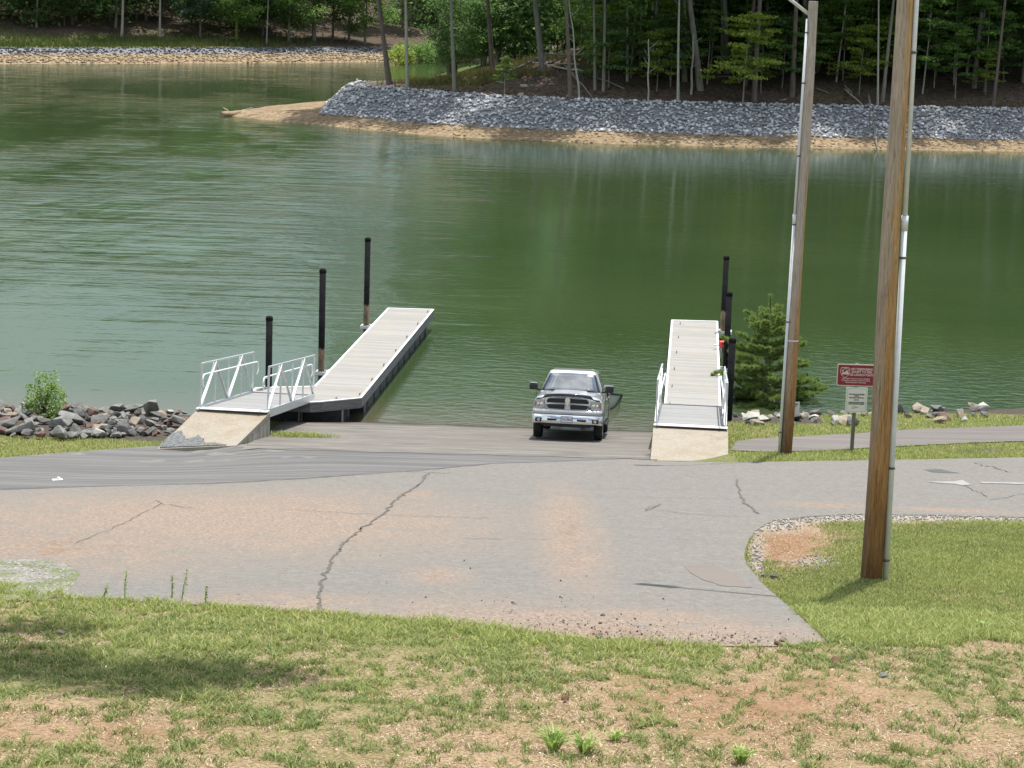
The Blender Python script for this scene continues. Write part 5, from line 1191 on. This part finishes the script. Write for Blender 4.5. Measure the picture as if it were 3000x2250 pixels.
for i, (zz, bx_, by_, tx_, ty_, wpx, bk, kd, lab) in enumerate(SPEC):
    ub, vb = zz(bx_, by_); p = foot(ub, vb); ut, vt = zz(tx_, ty_); t = PY(ut, vt, p.y); Lh = (t-p).length
    ly = atan2(t.x-p.x, t.z-p.z); rad = wpx/2.011/FPX*p.y/2
    tm, cm = TALL[{'grey': (0, 3), 'pale': (2, 2), 'brown': (1, 1)}[bk][i % 2]]; r0 = {0: .24, 1: .22, 2: .17, 3: .26}[TALL.index((tm, cm))]
    if kd == 'T': plant(p, tm, cm, 'tree', lab, 'tree', None, 1.0+r5.uniform(-.08, .12), .95, r5.uniform(0, 6), (r5.uniform(-.03, .03), ly), rad/r0*1.1)
    else:
        b = MB(); n = 7; pts = [Vector((.03*math.sin(q*1.7)*Lh*.3, 0, Lh*q/n)) for q in range(n+1)]; b.tube([Vector((0, 0, -.3))]+pts, [rad*1.1]+[rad*(1-.55*q/n) for q in range(n+1)], 8)
        rt_ = empty('dead_tree', p, (0, ly, 0)); tag(rt_, lab, 'dead tree'); b.build('trunk', BK['pale'], rt_, world=False)
        b = MB()
        for q in range(4): z0 = Lh*(.45+.13*q); a = q*2.1; b.tube([(0, 0, z0), (cos(a)*.5, math.sin(a)*.5, z0+.35), (cos(a)*.8, math.sin(a)*.8, z0+.3+.4)], [.035, .02, .006], 5)
        b.build('branch', BK['pale'], rt_, world=False)
def whereabouts(x, y):
    u, v = Q(x, y, Hfn(x, y)); u = float(u)
    for lim, t in ((880, 'by the first trunks of the point'), (1010, 'behind the dry grass of the point'), (1120, 'behind the leaning pair'), (1200, 'behind the stout forked tree'), (1280, 'beside the brush pile'), (1390, 'right of the brush pile'),
                   (1480, 'left of the big pale trunk'), (1560, 'right of the big pale trunk'), (1700, 'left of the lamp pole'), (1800, 'right of the lamp pole'), (1930, 'left of the thick pole'), (2080, 'right of the thick pole'), (9999, 'at the right edge')):
        if u < lim: return t
def wherefar(x, y):
    u, v = Q(x, y, Hfn(x, y)); u = float(u)
    for lim, t in ((0, 'off the left edge'), (130, 'in the upper left corner'), (250, 'above the shore grass'), (340, 'between the two pale trunks'), (430, 'left of the bright tree'), (530, 'behind the bright tree'), (640, 'right of the bright tree'), (760, 'left of the water gap'), (9999, 'behind the point')):
        if u < lim: return t
# more of the wood on the point: individual trees behind, and understory
def wood_row(n, xr, yr, protos_, name, labels, cat, group, cond, mind, hs=(.85, 1.15), taken=None, lab_=None):
    lab_ = lab_ or whereabouts
    taken = taken if taken is not None else []; c = 0; tries = 0
    while c < n and tries < 4000:
        tries += 1; x = r5.uniform(*xr); y = r5.uniform(*yr); z, d, e, mm = Hf(np.array([x]), np.array([y]), True)
        if not cond(x, y, d[0], e[0]) or any((x-a)**2+(y-b_)**2 < mind**2 for a, b_ in taken): continue
        taken.append((x, y)); k = r5.randrange(len(protos_)); tm, cm = protos_[k]; h = r5.uniform(*hs)
        dp = d[0] if lab_ is whereabouts else e[0]
        plant(Vector((x, y, float(z[0])-.05)), tm, cm, name, labels[k]+', '+lab_(x, y)+(', front' if dp < 20 else ', farther back' if dp < 32 else ', deep in the wood'), cat, group, h, h*r5.uniform(.85, 1.15), r5.uniform(0, 6.28), (r5.gauss(0, .035), r5.gauss(0, .04)), h); c += 1
    return taken
wood_row(84, (-9, 60), (188, 236), TALL, 'tree', ['grey barked tall tree', 'brown barked tall tree', 'pale barked slender tree', 'broad grey barked tree'],
         'tree', 'tall trees inside the wood on the point', lambda x, y, d, e: d > (15 if x > 6.5 else 21) and d < 60, 3.2)
wood_row(120, (-3, 50), (186, 215), UND, 'small_tree', ['yellow green small tree', 'mid green small tree', 'dark green small tree', 'taller mid green small tree'],
         'small tree', 'understory trees in the wood on the point', lambda x, y, d, e: d > (22 if x < 6.5 else 12.5) and d < 46, 2.0, (.7, 1.2))
wood_row(46, (-9.5, 40), (206, 236), LOWC[:2], 'leafy_tree', ['rounded mid green tree', 'rounded deep green tree'], 'tree', 'leafy trees behind the point', lambda x, y, d, e: d > 5 and y > 211, 3.0, (.42, .8))
# yellow green trees that catch the light at the front of the wood
for (zz, x_, y_, h_, lab) in [(z6, 555, 618, 1.15, 'bright yellow green tree in light layers left of the lamp pole'), (z6, 1985, 560, .62, 'low yellow green tree at right, flat topped'), (z6, 1240, 560, .9, 'yellow green tree between the two wooden poles'),
                        (z5, 2060, 540, .8, 'yellow green sapling under the dark wood'), (z5, 1160, 560, .42, 'small fresh green sapling on the bare bank'), (z6, 1800, 470, 1.0, 'green tree hanging over the slope right of the near pole')]:
    u_, v_ = zz(x_, y_); p = foot(u_, v_); tm, cm = UND[0] if 'yellow' in lab else UND[1]; plant(p, tm, cm, 'small_tree', lab, 'small tree', None, h_, h_*1.0, r5.uniform(0, 6), (0, .03), h_)
# left far shore
z4 = lambda x, y: (x/2.011/K, y/2.011/K)
for (x_, y_, w_, kd, lab) in [(718, 222, 1.0, 2, 'pale trunk leaning right on the far left shore'), (942, 222, .9, 2, 'straight pale trunk right of another on the far left shore'), (425, 150, .9, 1, 'reddish trunk high on the far left slope'), (458, 100, .7, 1, 'thinner reddish trunk beside it on the far slope'),
                         (305, 125, .8, 1, 'dark trunk near the upper left corner'), (1850, 240, 1.0, 3, 'grey trunk under dark leaves on the far shore'), (1570, 262, .5, 2, 'thin pale stem leaning on the far shore'), (2055, 250, .7, 1, 'dark trunk by the gap behind the point'), (214, 160, .6, 0, 'slim grey trunk on the far left grass')]:
    p = GF(*z4(x_, y_), 225, 340); tm, cm = TALL[kd]; plant(p, tm, cm, 'tree', lab, 'tree', None, .82, .9, r5.uniform(0, 6), (0, r5.uniform(-.02, .05)), w_)
for (x_, y_, h_, w_, kd, lab) in [(1392, 243, .82, .9, 'Y', 'bright yellow green tree hanging low over the far shore'), (1700, 250, .85, 1.1, 0, 'leafy green tree right of the bright one on the far shore'), (1960, 240, .85, 1.0, 1, 'dark leafy tree on the far shore near the point'), (2150, 262, .7, .9, 0, 'leafy tree at the water gap behind the point'),
                             (1180, 215, .75, .9, 2, 'grey green tree left of the bright one on the far shore'), (860, 120, .8, 1.0, 2, 'grey green tree up the far left slope'), (1550, 215, .8, 1.0, 2, 'bluish green tree among those of the far shore')]:
    p = GF(*z4(x_, y_), 225, 340); tm, cm = LOWC[0 if kd == 'Y' else kd]
    rt_ = plant(p, tm, cm, 'leafy_tree', lab, 'tree', None, h_, w_, r5.uniform(0, 6), (0, 0), 1)
    if kd == 'Y':
        c2 = rt_.children[1]; c2.data = c2.data.copy(); c2.data.materials[0] = LM['yellow']
tk = wood_row(105, (-88, -2), (247, 330), TALL[:3]+LOWC, 'tree', ['grey barked tree, far left slope', 'brown barked tree, far left slope', 'pale barked tree, far left slope', 'rounded mid green tree, far left slope', 'rounded dark tree, far left slope', 'rounded bluish tree, far left slope'],
         'tree', 'trees of the far left slope', lambda x, y, d, e: e > 19 and e < 60 and d < 0 and not (-27 < x < -17 and e > 24), 4.0, (.55, .82), lab_=wherefar)
# shrubs and grasses
def shrub(p, size, mt, label, group=None, seed=1, leaf=.12, n=26, name='bush'):
    r = random.Random(seed); rt_ = empty(name, p); tag(rt_, label, 'bush', group); c = []; ra_ = []
    b = MB()
    for i in range(n):
        a = r.uniform(0, 6.28); q = r.random()**.5; e = Vector((cos(a)*q*size[0]/2, math.sin(a)*q*size[0]/2, size[1]*r.uniform(.15, 1)*(1-.45*q))); c.append(e[:]); ra_.append((size[0]*.17, size[0]*.17, size[1]*.13))
        if i % 3 == 0: b.tube([(0, 0, -.1), e*.55+Vector((0, 0, .1)), e], [.03, .018, .005], 5)
    V = leaves(c, ra_, 60, leaf, seed); link('foliage', np_mesh('foliage', V, 4, np.arange(len(V)), mt), rt_); b.build('stems', BK['brown'], rt_, world=False); return rt_
for i, (x_, y_, sx_, sz_, mt, lab) in enumerate([(540, 420, 3.4, 3.6, 'yellow', 'light green bush beside the first trunk of the point'), (640, 400, 4.6, 4.0, 'mid', 'big green bush between the first trunks of the point'), (740, 380, 4.6, 3.6, 'deep', 'dark green bush behind the brown trunk of the point'), (900, 350, 4.5, 3.2, 'deep', 'dark bush behind the dry grass of the point'),
     (400, 470, 2.2, 1.0, 'yellow', 'low light green weeds at the tip of the point'), (1180, 300, 5, 3.2, 'deep', 'dark bush behind the leaning pair of trunks'), (1300, 330, 4, 2.4, 'mid', 'mid green bush left of the stout forked trunk'), (1830, 420, 4, 3, 'mid', 'green bush under the wood, centre of the far bank'), (1060, 330, 3, 1.8, 'yellow', 'yellowish bush in the dry grass of the point')]):
    shrub(foot(*z5(x_, y_)), (sx_, sz_), LM[mt], lab, None, 50+i, .14, 34)
# dry grass on the point and the far shore, as stuff
def tufts(name, x, y, z, h, w, mat, seed, k=5):
    r = np.random.default_rng(seed); n = len(x); x = np.repeat(x, k)+r.normal(0, .06, n*k); y = np.repeat(y, k)+r.normal(0, .06, n*k); z = np.repeat(z, k); n = n*k
    a = r.uniform(0, 6.28, n); hh = h*r.uniform(.5, 1.2, n); ln = r.uniform(.1, .6, n)*hh; b_ = r.uniform(0, 6.28, n)
    V = np.empty((n, 3, 3)); dx, dy = np.cos(a)*w/2, np.sin(a)*w/2
    V[:, 0] = np.stack([x-dx, y-dy, z-.02], -1); V[:, 1] = np.stack([x+dx, y+dy, z-.02], -1); V[:, 2] = np.stack([x+np.cos(b_)*ln, y+np.sin(b_)*ln, z+hh], -1)
    o = link(name, np_mesh(name, V.reshape(-1, 3), 3, np.arange(n*3), mat)); tag(o, kind='stuff'); return o
DRYF = island('far_dry_grass_mat', [(.16, .14, .05), (.26, .22, .09), (.12, .14, .04), (.2, .2, .07)], .9, 0, .2)
x, y, z = scatter(20000, (-14, 14), (190, 216), lambda x, y, d, e, mm, q: (d > 9.5) & (q < .75*ss(d, 10.5, 14)*ss(-x, -12, -1)) & (fbm(x*.5, y*.5, 88) > .38), 43); tufts('dry_grass', x, y, z, .55, .07, DRYF, 44, 4)
GRF = island('far_grass_mat', [(.07, .11, .025), (.13, .17, .04), (.17, .19, .06)], .9, 0, .2)
x, y, z = scatter(16000, (-70, -22), (240, 290), lambda x, y, d, e, mm, q: (e > 5.6) & (e < 17) & (q < 1.0*(1-ss(e, 10, 17))*ss(-x, 20, 42)), 45); tufts('shore_grass', x, y, z, .6, .09, GRF, 46, 4)
LIT = island('leaf_litter_mat', [(.07, .045, .03), (.12, .085, .06), (.05, .035, .025), (.18, .14, .1)], .95)
x, y, z = scatter(24000, (-10, 46), (184, 216), lambda x, y, d, e, mm, q: (d > 9) & (d < 34), 47); V = leaves(np.stack([x, y, z+.04], -1), np.full((len(x), 3), .05), 1, .09, 48, .2); link('leaf_litter', np_mesh('leaf_litter', V, 4, np.arange(len(V)), LIT)); tag(bpy.data.objects['leaf_litter'], kind='stuff')
# the wood farther back, one mass of crowns
def forest(name, xs_, ys_, zs_, rs, per, leaf, seed, mats):
    r = np.random.default_rng(seed); V = leaves(np.stack([xs_, ys_, zs_], -1), np.stack([rs, rs, rs*.75], -1), per, leaf, seed, .6); n = len(V)//4
    o = link(name, np_mesh(name, V, 4, np.arange(len(V)), mats)); tag(o, kind='stuff'); return o
r = np.random.default_rng(61); n = 620; fx = r.uniform(-6, 95, n); fy = 214+r.random(n)**1.2*50+np.clip(-fx-0, 0, 9); fz = Hf(fx, fy)+r.uniform(1, 19, n); k = sdist(fx, fy, PEN) > 6
forest('forest', fx[k], fy[k], fz[k], r.uniform(2.2, 3.8, k.sum()), 230, .30, 62, LM['deep'])
n = 900; fx = r.uniform(-150, 40, n); fy = 268+r.random(n)*55+np.clip(-fx-60, 0, 90)*-.25; k = (sdist(fx, fy, FAR) > 16) & ~((fx > -29) & (fx < -16) & (r.random(n) < .9)); fx, fy = fx[k], fy[k]; fz = Hf(fx, fy)+r.uniform(.5, 11, len(fx))
forest('forest', fx, fy, fz, r.uniform(2.4, 4.0, len(fx)), 230, .32, 63, LM['deep'])
# ---- fallen wood
def log(p0, p1, r0, r1, mt, label, name='fallen_log', forks=0, group=None):
    b = MB(); p0, p1 = Vector(p0), Vector(p1); n = 6; rr_ = random.Random(int(abs(p0.x*100))); pts = [p0.lerp(p1, k/n)+Vector((0, 0, .05*math.sin(k*1.9)*(p1-p0).length*.15)) for k in range(n+1)]
    b.tube(pts, [r0+(r1-r0)*k/n for k in range(n+1)], 7)
    for k in range(forks): q = pts[2+k % 4]; e = q+Vector((rr_.uniform(-.6, .6), rr_.uniform(-.3, .3), rr_.uniform(.2, .9))); b.tube([q, q.lerp(e, .5)+Vector((.05, 0, .05)), e], [r1*.8, r1*.5, .01], 5)
    o = b.build(name, mt); tag(o, label, 'log', group); return o
def LG(zz, x0, y0, x1, y1, rw, mt, label, lift0=.1, lift1=.1, forks=0):
    a = foot(*zz(x0, y0)); c = foot(*zz(x1, y1)); log(a+Vector((0, 0, lift0)), c+Vector((0, 0, lift1)), rw, rw*.5, mt, label, 'fallen_log', forks)
LG(z5, 1395, 395, 1070, 480, .11, BK['grey'], 'long grey fallen trunk sloping down left from the brush pile', .9, .1, 1)
LG(z5, 1640, 470, 1300, 400, .09, BK['pale'], 'pale log lying across the brush pile', .6, .5, 1); LG(z5, 1400, 385, 1640, 400, .10, BK['grey'], 'grey log on top of the brush pile', .9, 1.0, 1)
LG(z5, 1410, 402, 1600, 415, .09, BK['pale'], 'shorter pale log in the brush pile', .4, .5); LG(z5, 1340, 420, 1560, 385, .08, BK['brown'], 'brown log crossing the brush pile', .25, .8, 1)
LG(z5, 1515, 410, 1680, 580, .08, BK['grey'], 'grey fallen branch running down to the stone band', .3, .1, 2); LG(z5, 1570, 420, 1870, 535, .12, BK['grey'], 'thick fallen trunk on the dark slope right of the brush', .2, .1, 1)
LG(z6, 985, 530, 1060, 560, .09, BK['grey'], 'short log behind the lamp pole on the far bank'); LG(z6, 1655, 390, 1800, 480, .10, BK['pale'], 'pale fallen trunk up the slope right of the near pole'); LG(z6, 1150, 545, 1260, 625, .08, BK['pale'], 'pale broken branch above the riprap between the poles', .3, .1, 2)
a = foot(*z6(1290, 590)); c = foot(*z6(1345, 893)); log(a+Vector((0, 0, .5)), c+Vector((0, -.3, .1)), .10, .06, BK['grey'], 'grey fallen stem lying down across the far riprap to the water', 'fallen_log', 3)
a = P(478, 249, .1); c = P(541, 238, .25); log(a, P(530, 243, .2), .28, .2, bark('driftwood_mat', (.22, .16, .10), (.42, .33, .22)), 'tan driftwood log at the tip of the spit', 'driftwood_log', 1)
log(P(520, 240, .1), P(545, 233, .5), .07, .05, BK['pale'], 'thin driftwood stick propped on the spit tip', 'driftwood_log')
for (zz, x_, y_, s_) in ((z5, 1137, 495, .5), (z5, 1275, 515, .6), (z5, 1258, 565, .5), (z5, 1195, 580, .4), (z5, 1550, 578, .45), (z6, 785, 598, .5)):
    p = foot(*zz(x_, y_)); me = bpy.data.meshes.new('pale_rock'); bb = boulder(int(x_), 14, .7); bb.to_mesh(me); bb.free(); me.materials.append(SM[3][1]); o = link('pale_rock', me); o.location = p+Vector((0, 0, .1)); o.scale = (s_*1.4, s_, s_)
    tag(o, 'whitish rock lying on the dark bank above the riprap', 'rock', 'whitish rocks on the far bank')

# ================================================================== NEAR PLANTS
NEED = island('pine_needle_mat', [(.12, .19, .05), (.19, .28, .07), (.28, .38, .10), (.38, .47, .15)], .55, 0, .3)
def pine(p, h, wmax, seed, label, name='pine_tree', dens=1.0):
    r = random.Random(seed); rg = np.random.default_rng(seed); rt_ = empty(name, p); tag(rt_, label, 'pine tree')
    b = MB(); pts = [Vector((.03*math.sin(k*1.1)*h*.2, .02*math.cos(k)*h*.1, h*k/8)) for k in range(9)]; b.tube([Vector((0, 0, -.2))]+pts, [.075*h/5]+[.07*h/5*(1-.9*k/8) for k in range(9)], 9)
    starts = []; dirs = []
    def spray(a, c, L):
        n = max(4, int(L*22*dens))
        for q in range(n): t = q/n; starts.append(a.lerp(c, .25+.75*t)); dirs.append((c-a).normalized())
    nw = int(17*h/5)
    for w in range(nw):
        t = .08+.80*(w/nw)+r.uniform(-.02, .02); z0 = h*t; prof = (1-t)**.95*min(1, .75+t*1.6)*1.12; ring_ = 6 if t < .8 else 4
        for k in range(ring_):
            a = k*2*pi/ring_+w*1.1+r.uniform(-.55, .55); L = wmax/2*prof*r.uniform(.5, 1.25)+.12; up = .10+.75*t*t+r.uniform(-.12, .14)
            if r.random() < .04: continue
            p0 = Vector((0, 0, z0)); p1 = p0+Vector((cos(a)*L*.55, math.sin(a)*L*.55, L*up*.35)); p2 = p0+Vector((cos(a)*L, math.sin(a)*L, L*up))
            b.tube([p0, p1, p2], [.018*h/5*(1.2-t), .011*h/5, .004], 5); spray(p0, p1, L*.5); spray(p1, p2, L*.6)
            for s in range(int(3+L*4)):
                q = r.uniform(.25, .97); m0 = p0.lerp(p1, q*2) if q < .5 else p1.lerp(p2, q*2-1); aa = a+r.choice((-1, 1))*r.uniform(.5, 1.0); l2 = L*.38*(1.15-q)+.10
                e = m0+Vector((cos(aa)*l2, math.sin(aa)*l2, l2*(up*.5+.15+r.uniform(0, .2)))); b.tube([m0, e], [.006, .002], 4, caps=False); spray(m0, e, l2*1.4)
    starts += [Vector((0, 0, h*(.9+.1*q/12))) for q in range(12)]; dirs += [Vector((0, 0, 1))]*12
    b.build('trunk', BK['brown'], rt_, world=False)
    S_ = np.repeat(np.array([s[:] for s in starts]), 20, 0); D_ = np.repeat(np.array([d[:] for d in dirs]), 20, 0); n = len(S_)
    d = D_*.55+rg.normal(0, .55, (n, 3))+np.array([0, 0, .25]); d /= np.linalg.norm(d, axis=1)[:, None]; Ln = rg.uniform(.08, .15, (n, 1))*(h/5)**.3; sd = np.cross(d, rg.normal(0, 1, (n, 3))); sd /= np.linalg.norm(sd, axis=1)[:, None]
    V = np.stack([S_-sd*.009, S_+sd*.009, S_+d*Ln], 1).reshape(-1, 3); link('needles', np_mesh('needles', V, 3, np.arange(len(V)), NEED), rt_); return rt_
pb = G(2236/K, 1266/K); pine(pb, 4.75, 4.4, 5, 'young pine beside the right dock, partly behind the lamp pole', dens=1.5)
pb2 = G(1610, 938); pine(pb2+Vector((0, .6, 0)), 1.5, 1.7, 9, 'low pine sapling left of the taller pine at the dock', 'pine_sapling', .8)
BUSHM = island('bush_leaf_mat', [(.14, .24, .05), (.22, .34, .07), (.30, .43, .10)], .55, 0, .3)
bl_ = G(76, 918); bsh = shrub(Vector((bl_.x, bl_.y+1.3, Hn(bl_.x, bl_.y+1.3))), (1.15, 1.5), BUSHM, 'small green bush growing among the rocks of the left bank', None, 8, .045, 30)
TG = island('tuft_mat', [(.20, .30, .07), (.30, .42, .10), (.42, .52, .17)], .6, 0, .3)
# tall weeds at the near edge of the asphalt
def weed(u, v, h, seed, label):
    p = G(u, v); rt_ = empty('weed', p); tag(rt_, label, 'weed'); b = MB(); r = random.Random(seed); top = Vector((r.uniform(-.05, .05)+.04, 0, h)); b.tube([(0, 0, -.03), top*.5+Vector((-.01, 0, 0)), top], [.006, .005, .002], 5); b.build('stem', TG, rt_, world=False)
    c = [(top*(.2+.8*k/14))[:] for k in range(15)]; V = leaves(c, [(.025, .025, .03)]*15, 5, .017, seed); link('leaves', np_mesh('leaves', V, 4, np.arange(len(V)), TG), rt_)
weed(372, 1304, .42, 1, 'tall thin weed at the grass edge, left of the other tall weed'); weed(391, 1306, .5, 2, 'leafy tall weed at the grass edge'); weed(444, 1310, .3, 3, 'short branching weed right of the tall ones')
weed(270, 1303, .45, 4, 'feathery weed leftmost on the asphalt edge'); weed(223, 1298, .22, 5, 'tiny weed at the far left of the asphalt edge')
# grassy clumps
def clump(u, v, h, n, seed, label):
    p = G(u, v); r = np.random.default_rng(seed); a = r.uniform(0, 6.28, n); ln = r.uniform(.5, 1.0, n)*h; w = .011; V = []
    for i in range(n):
        o = np.array([cos(a[i]), math.sin(a[i]), 0]); s = np.array([-math.sin(a[i]), cos(a[i]), 0])*w; st = o*r.uniform(0, .05); k = r.uniform(.3, 1.1)
        m1 = st+o*ln[i]*.45*k+np.array([0, 0, ln[i]*.62]); e = st+o*ln[i]*.95*k+np.array([0, 0, ln[i]*.75]); V += [st-s*.6, st+s*.6, m1+s, m1-s, m1-s, m1+s, e+s*.1, e-s*.1]
    o = link('grass_clump', np_mesh('grass_clump', np.array(V), 4, np.arange(len(V)), TG)); o.location = p; tag(o, label, 'grass clump')
clump(1196, 1622, .32, 60, 1, 'tall bright grass clump at the bottom centre'); clump(1262, 1628, .26, 60, 2, 'wider grass clump right of the tall one at the bottom'); clump(1600, 1648, .22, 60, 3, 'green clump at the bottom edge, right of centre'); clump(1330, 1600, .14, 40, 4, 'little green clump above the wider one'); clump(2120, 1360, .16, 40, 5, 'dry pale clump in the right lawn')
# ================================================================== GRASS
def blades(name, P_, hgt, wid, lean, mat, seed):
    r = np.random.default_rng(seed); n = len(P_); a = r.uniform(0, 6.283, n); b = r.uniform(0, 6.283, n)
    h = hgt*r.uniform(.55, 1.25, n); w = wid*r.uniform(.7, 1.3, n); l = lean*r.uniform(.3, 1.4, n)*h
    s = np.stack([np.cos(a), np.sin(a), np.zeros(n)], -1)*w[:, None]*.5; d = np.stack([np.cos(b), np.sin(b), np.zeros(n)], -1)*l[:, None]
    up = np.zeros((n, 3)); up[:, 2] = h
    V = np.stack([P_-s, P_+s, P_+d*.35+up*.6-s*.85, P_+d*.35+up*.6+s*.85, P_+d+up*.92-s*.12, P_+d+up*.92+s*.12], 1)
    q = np.array([[0, 1, 3, 2], [2, 3, 5, 4]]); idx = (q[None]+np.arange(n)[:, None, None]*6).ravel()
    o = link(name, np_mesh(name, V.reshape(-1, 3), 4, idx, mat)); tag(o, kind='stuff'); return o
LUSH = island('lawn_mat', [(.14, .19, .04), (.32, .39, .10), (.50, .52, .18), (.22, .28, .06), (.62, .58, .28)], .6, 0, .35)
DARKG = island('dark_grass_mat', [(.07, .115, .03), (.20, .26, .075), (.36, .38, .15), (.13, .17, .05)], .65, 0, .3)
STRAW = island('straw_mat', [(.33, .235, .135), (.50, .39, .245), (.66, .56, .38), (.20, .125, .07), (.44, .35, .20)], .8, 0, .25)
def field(n, xr, yr, seed, minv=-20, maxv=1960):
    r = np.random.default_rng(seed); x = r.uniform(*xr, n); y = r.uniform(*yr, n); g, red, grav, ia, u, v = zones(x, y)
    k = (~ia) & (u > -620) & (u < 2900) & (v < maxv) & (v > minv); return x[k], y[k], g[k], red[k], grav[k], u[k], v[k], r.random(k.sum())
def onroad_edge(x, y): return
# foreground slope
x, y, g, red, grav, u, v, q = field(1010000, (-9, 11), (16.2, 32.5), 101, 1200)
cl = fbm(x*7.5, y*4.2, 201, 4); cl2 = fbm(x*1.2, y*.9, 205, 3)
dE = v-EDGE(u); thick = np.clip(g*1.45+(cl-.5)*3.2-.22, 0, 1)*(1-.9*np.clip(grav, 0, 1))
k = (q < thick*.72)
edge = np.exp(-np.clip(dE, 0, None)/22)
lush = k & ((r_:=np.random.default_rng(55).random(len(x))) < .25+.6*np.exp(-np.clip(dE, 0, None)/70)*(u < 1560)+.6*((u > 1560) & (v < 1400+(cl2-.5)*60)))
z = H(x, y)
def put(name, m_, h, w, ln, mat, seed): blades(name, np.stack([x[m_], y[m_], z[m_]-.005], -1), h if not hasattr(h, '__len__') else h[m_], w, ln, mat, seed)
put('lawn_grass', lush, .052+.05*edge+.04*(cl2 > .62), .013, 1.1, LUSH, 1); put('lawn_grass', k & ~lush, .038+.04*(cl > .56), .0135, 1.4, DARKG, 2)
st = (~k) & (q > .50+.25*np.clip(red, 0, 1)); put('dry_grass', st, .018, .011, 3.2, STRAW, 3)
# lawn at right
x, y, g, red, grav, u, v, q = field(900000, (3.5, 23), (30, 49.5), 103, 1095, 1420); m_ = (u > 1590); x, y, g, red, grav, u, v, q = [t[m_] for t in (x, y, g, red, grav, u, v, q)]
z = H(x, y); cl = fbm(x*3, y*2.4, 207, 3); k = (q < np.clip(g*1.2+(cl-.5)*.6-.1, 0, 1)*.8*(1-np.clip(grav, 0, 1))); pl_ = fbm(x*.8, y*.8, 209, 3)
put('lawn_grass', k & (q*7.77 % 1 > .35-.0+(.5-pl_)), .062, .011, .75, LUSH, 5); put('lawn_grass', k & (q*7.77 % 1 <= .35+(.5-pl_)), .055, .011, .8, DARKG, 6)
st = (~k) & (q > .78); put('dry_grass', st, .02, .012, 2.8, STRAW, 7)
# strips beyond the road
x, y, g, red, grav, u, v, q = field(260000, (-18, 20), (51, 69), 105, 860, 1010); z = H(x, y)
PATHP = [(1578, 974), (1590, 955), (1640, 948), (1720, 945), (1850, 938), (1960, 930), (2212, 921), (2900, 905), (2900, 940), (2212, 955), (2100, 958), (1900, 968), (1760, 976), (1640, 978)]
k = (g > .25) & (~inpoly(u, v, PATHP)) & ((x < -9.0) | ((x < -7.4) & (y < 59.2)) | (x > 5.9)) & (q < .8); cl = fbm(x*1.5, y*1.5, 211, 3)
put('lawn_grass', k, .085*(.6+.8*cl), .018, .7, LUSH, 8)
# overgrown corner under the left gangway, and the pine's foot
r = np.random.default_rng(301); n = 1500; xx = r.normal(-6.05, .42, n); yy = r.normal(62.9, .28, n); zz_ = H(xx, yy); ok = xx > -6.75
blades('lawn_grass', np.stack([xx, yy, zz_], -1)[ok], .15, .018, .7, LUSH, 302)
# loose gravel where the lawn meets the asphalt, grit on the stained asphalt
x, y, g, red, grav, u, v, q = field(260000, (-8, 17), (26, 50), 107, 1095, 1310); k = (q < grav*.30) & (grav > .25)
GRM = island('gravel_mat', [(.20, .19, .175), (.30, .29, .27), (.42, .405, .38), (.15, .14, .125), (.27, .235, .20)], .9)
stones('gravel', np.stack([x[k], y[k], H(x[k], y[k])+.02], -1), np.random.default_rng(4).uniform(.02, .06, k.sum()), GRM, 12)
r = np.random.default_rng(400); uu_ = np.concatenate([r.normal(1420, 150, 420), r.normal(1200, 140, 220), r.uniform(200, 1500, 40), r.normal(1560, 90, 140)]); vv_ = np.concatenate([EDGE(uu_[:420])-np.abs(r.normal(0, 22, 420)), EDGE(uu_[420:640])-np.abs(r.normal(0, 40, 220)), r.uniform(1140, 1300, 40), EDGE(uu_[680:])-np.abs(r.normal(0, 10, 140))])
pts = GV(uu_, vv_, .03); stones('grit', pts, r.uniform(.010, .036, len(pts))*(.6+.8*r.random(len(pts))**3), island('grit_mat', [(.06, .04, .03), (.14, .09, .06), (.22, .17, .13), (.09, .08, .075)], .95), 13)
# leaves, twigs on the dry ground
x, y, g, red, grav, u, v, q = field(9000, (-7, 7), (19, 28), 109, 1380); k = q < .35
V = leaves(np.stack([x[k], y[k], H(x[k], y[k])+.015], -1), np.full((k.sum(), 3), .01), 1, .018, 71, .3); o = link('fallen_leaves', np_mesh('fallen_leaves', V, 4, np.arange(len(V)), island('fallen_leaf_mat', [(.30, .2, .1), (.5, .4, .25), (.7, .62, .45), (.2, .12, .06)], .9))); tag(o, kind='stuff')
# ---- the tree whose shade falls over the lower left
tb = Vector((-12.5, 30.5, Hn(-12.5, 30.5))); rt_ = empty('tree', tb); tag(rt_, 'tall tree left of the view whose limbs shade the lower left grass', 'tree')
b = MB(); b.tube([(0, 0, -.3), (.1, 0, 4), (.3, -.1, 8), (.8, -.2, 11.5), (1.2, -.1, 15)], [.36, .3, .24, .18, .08], 12)
r = random.Random(88); cents = []; rads = []
for (cx_, cy_, n_, sx_, sy_) in ((-4.6, 28.6, 9, 1.4, .8), (-2.4, 28.3, 7, 1.1, .5), (-6.4, 29.4, 10, 1.4, 1.1), (-5.9, 31.6, 5, 1.0, .5), (-8.5, 30.5, 9, 1.6, 1.2), (-12.0, 31, 14, 2.5, 2.5)):
    e = Vector((cx_, cy_, 17.6))-tb; b.tube([(.5, -.1, 9.5), e*.5+Vector((0, 0, 3.8)), e], [.12, .07, .015], 7)
    for k in range(n_): cents.append((e.x+r.gauss(0, sx_*.55), e.y+r.gauss(0, sy_*.55), e.z+r.uniform(-.9, 1.6))); rads.append((.75, .75, .4))
b.build('trunk', BK['grey'], rt_, world=False); V = leaves(cents, rads, 300, .085, 89, .4); link('crown', np_mesh('crown', V, 4, np.arange(len(V)), LM['mid']), rt_)
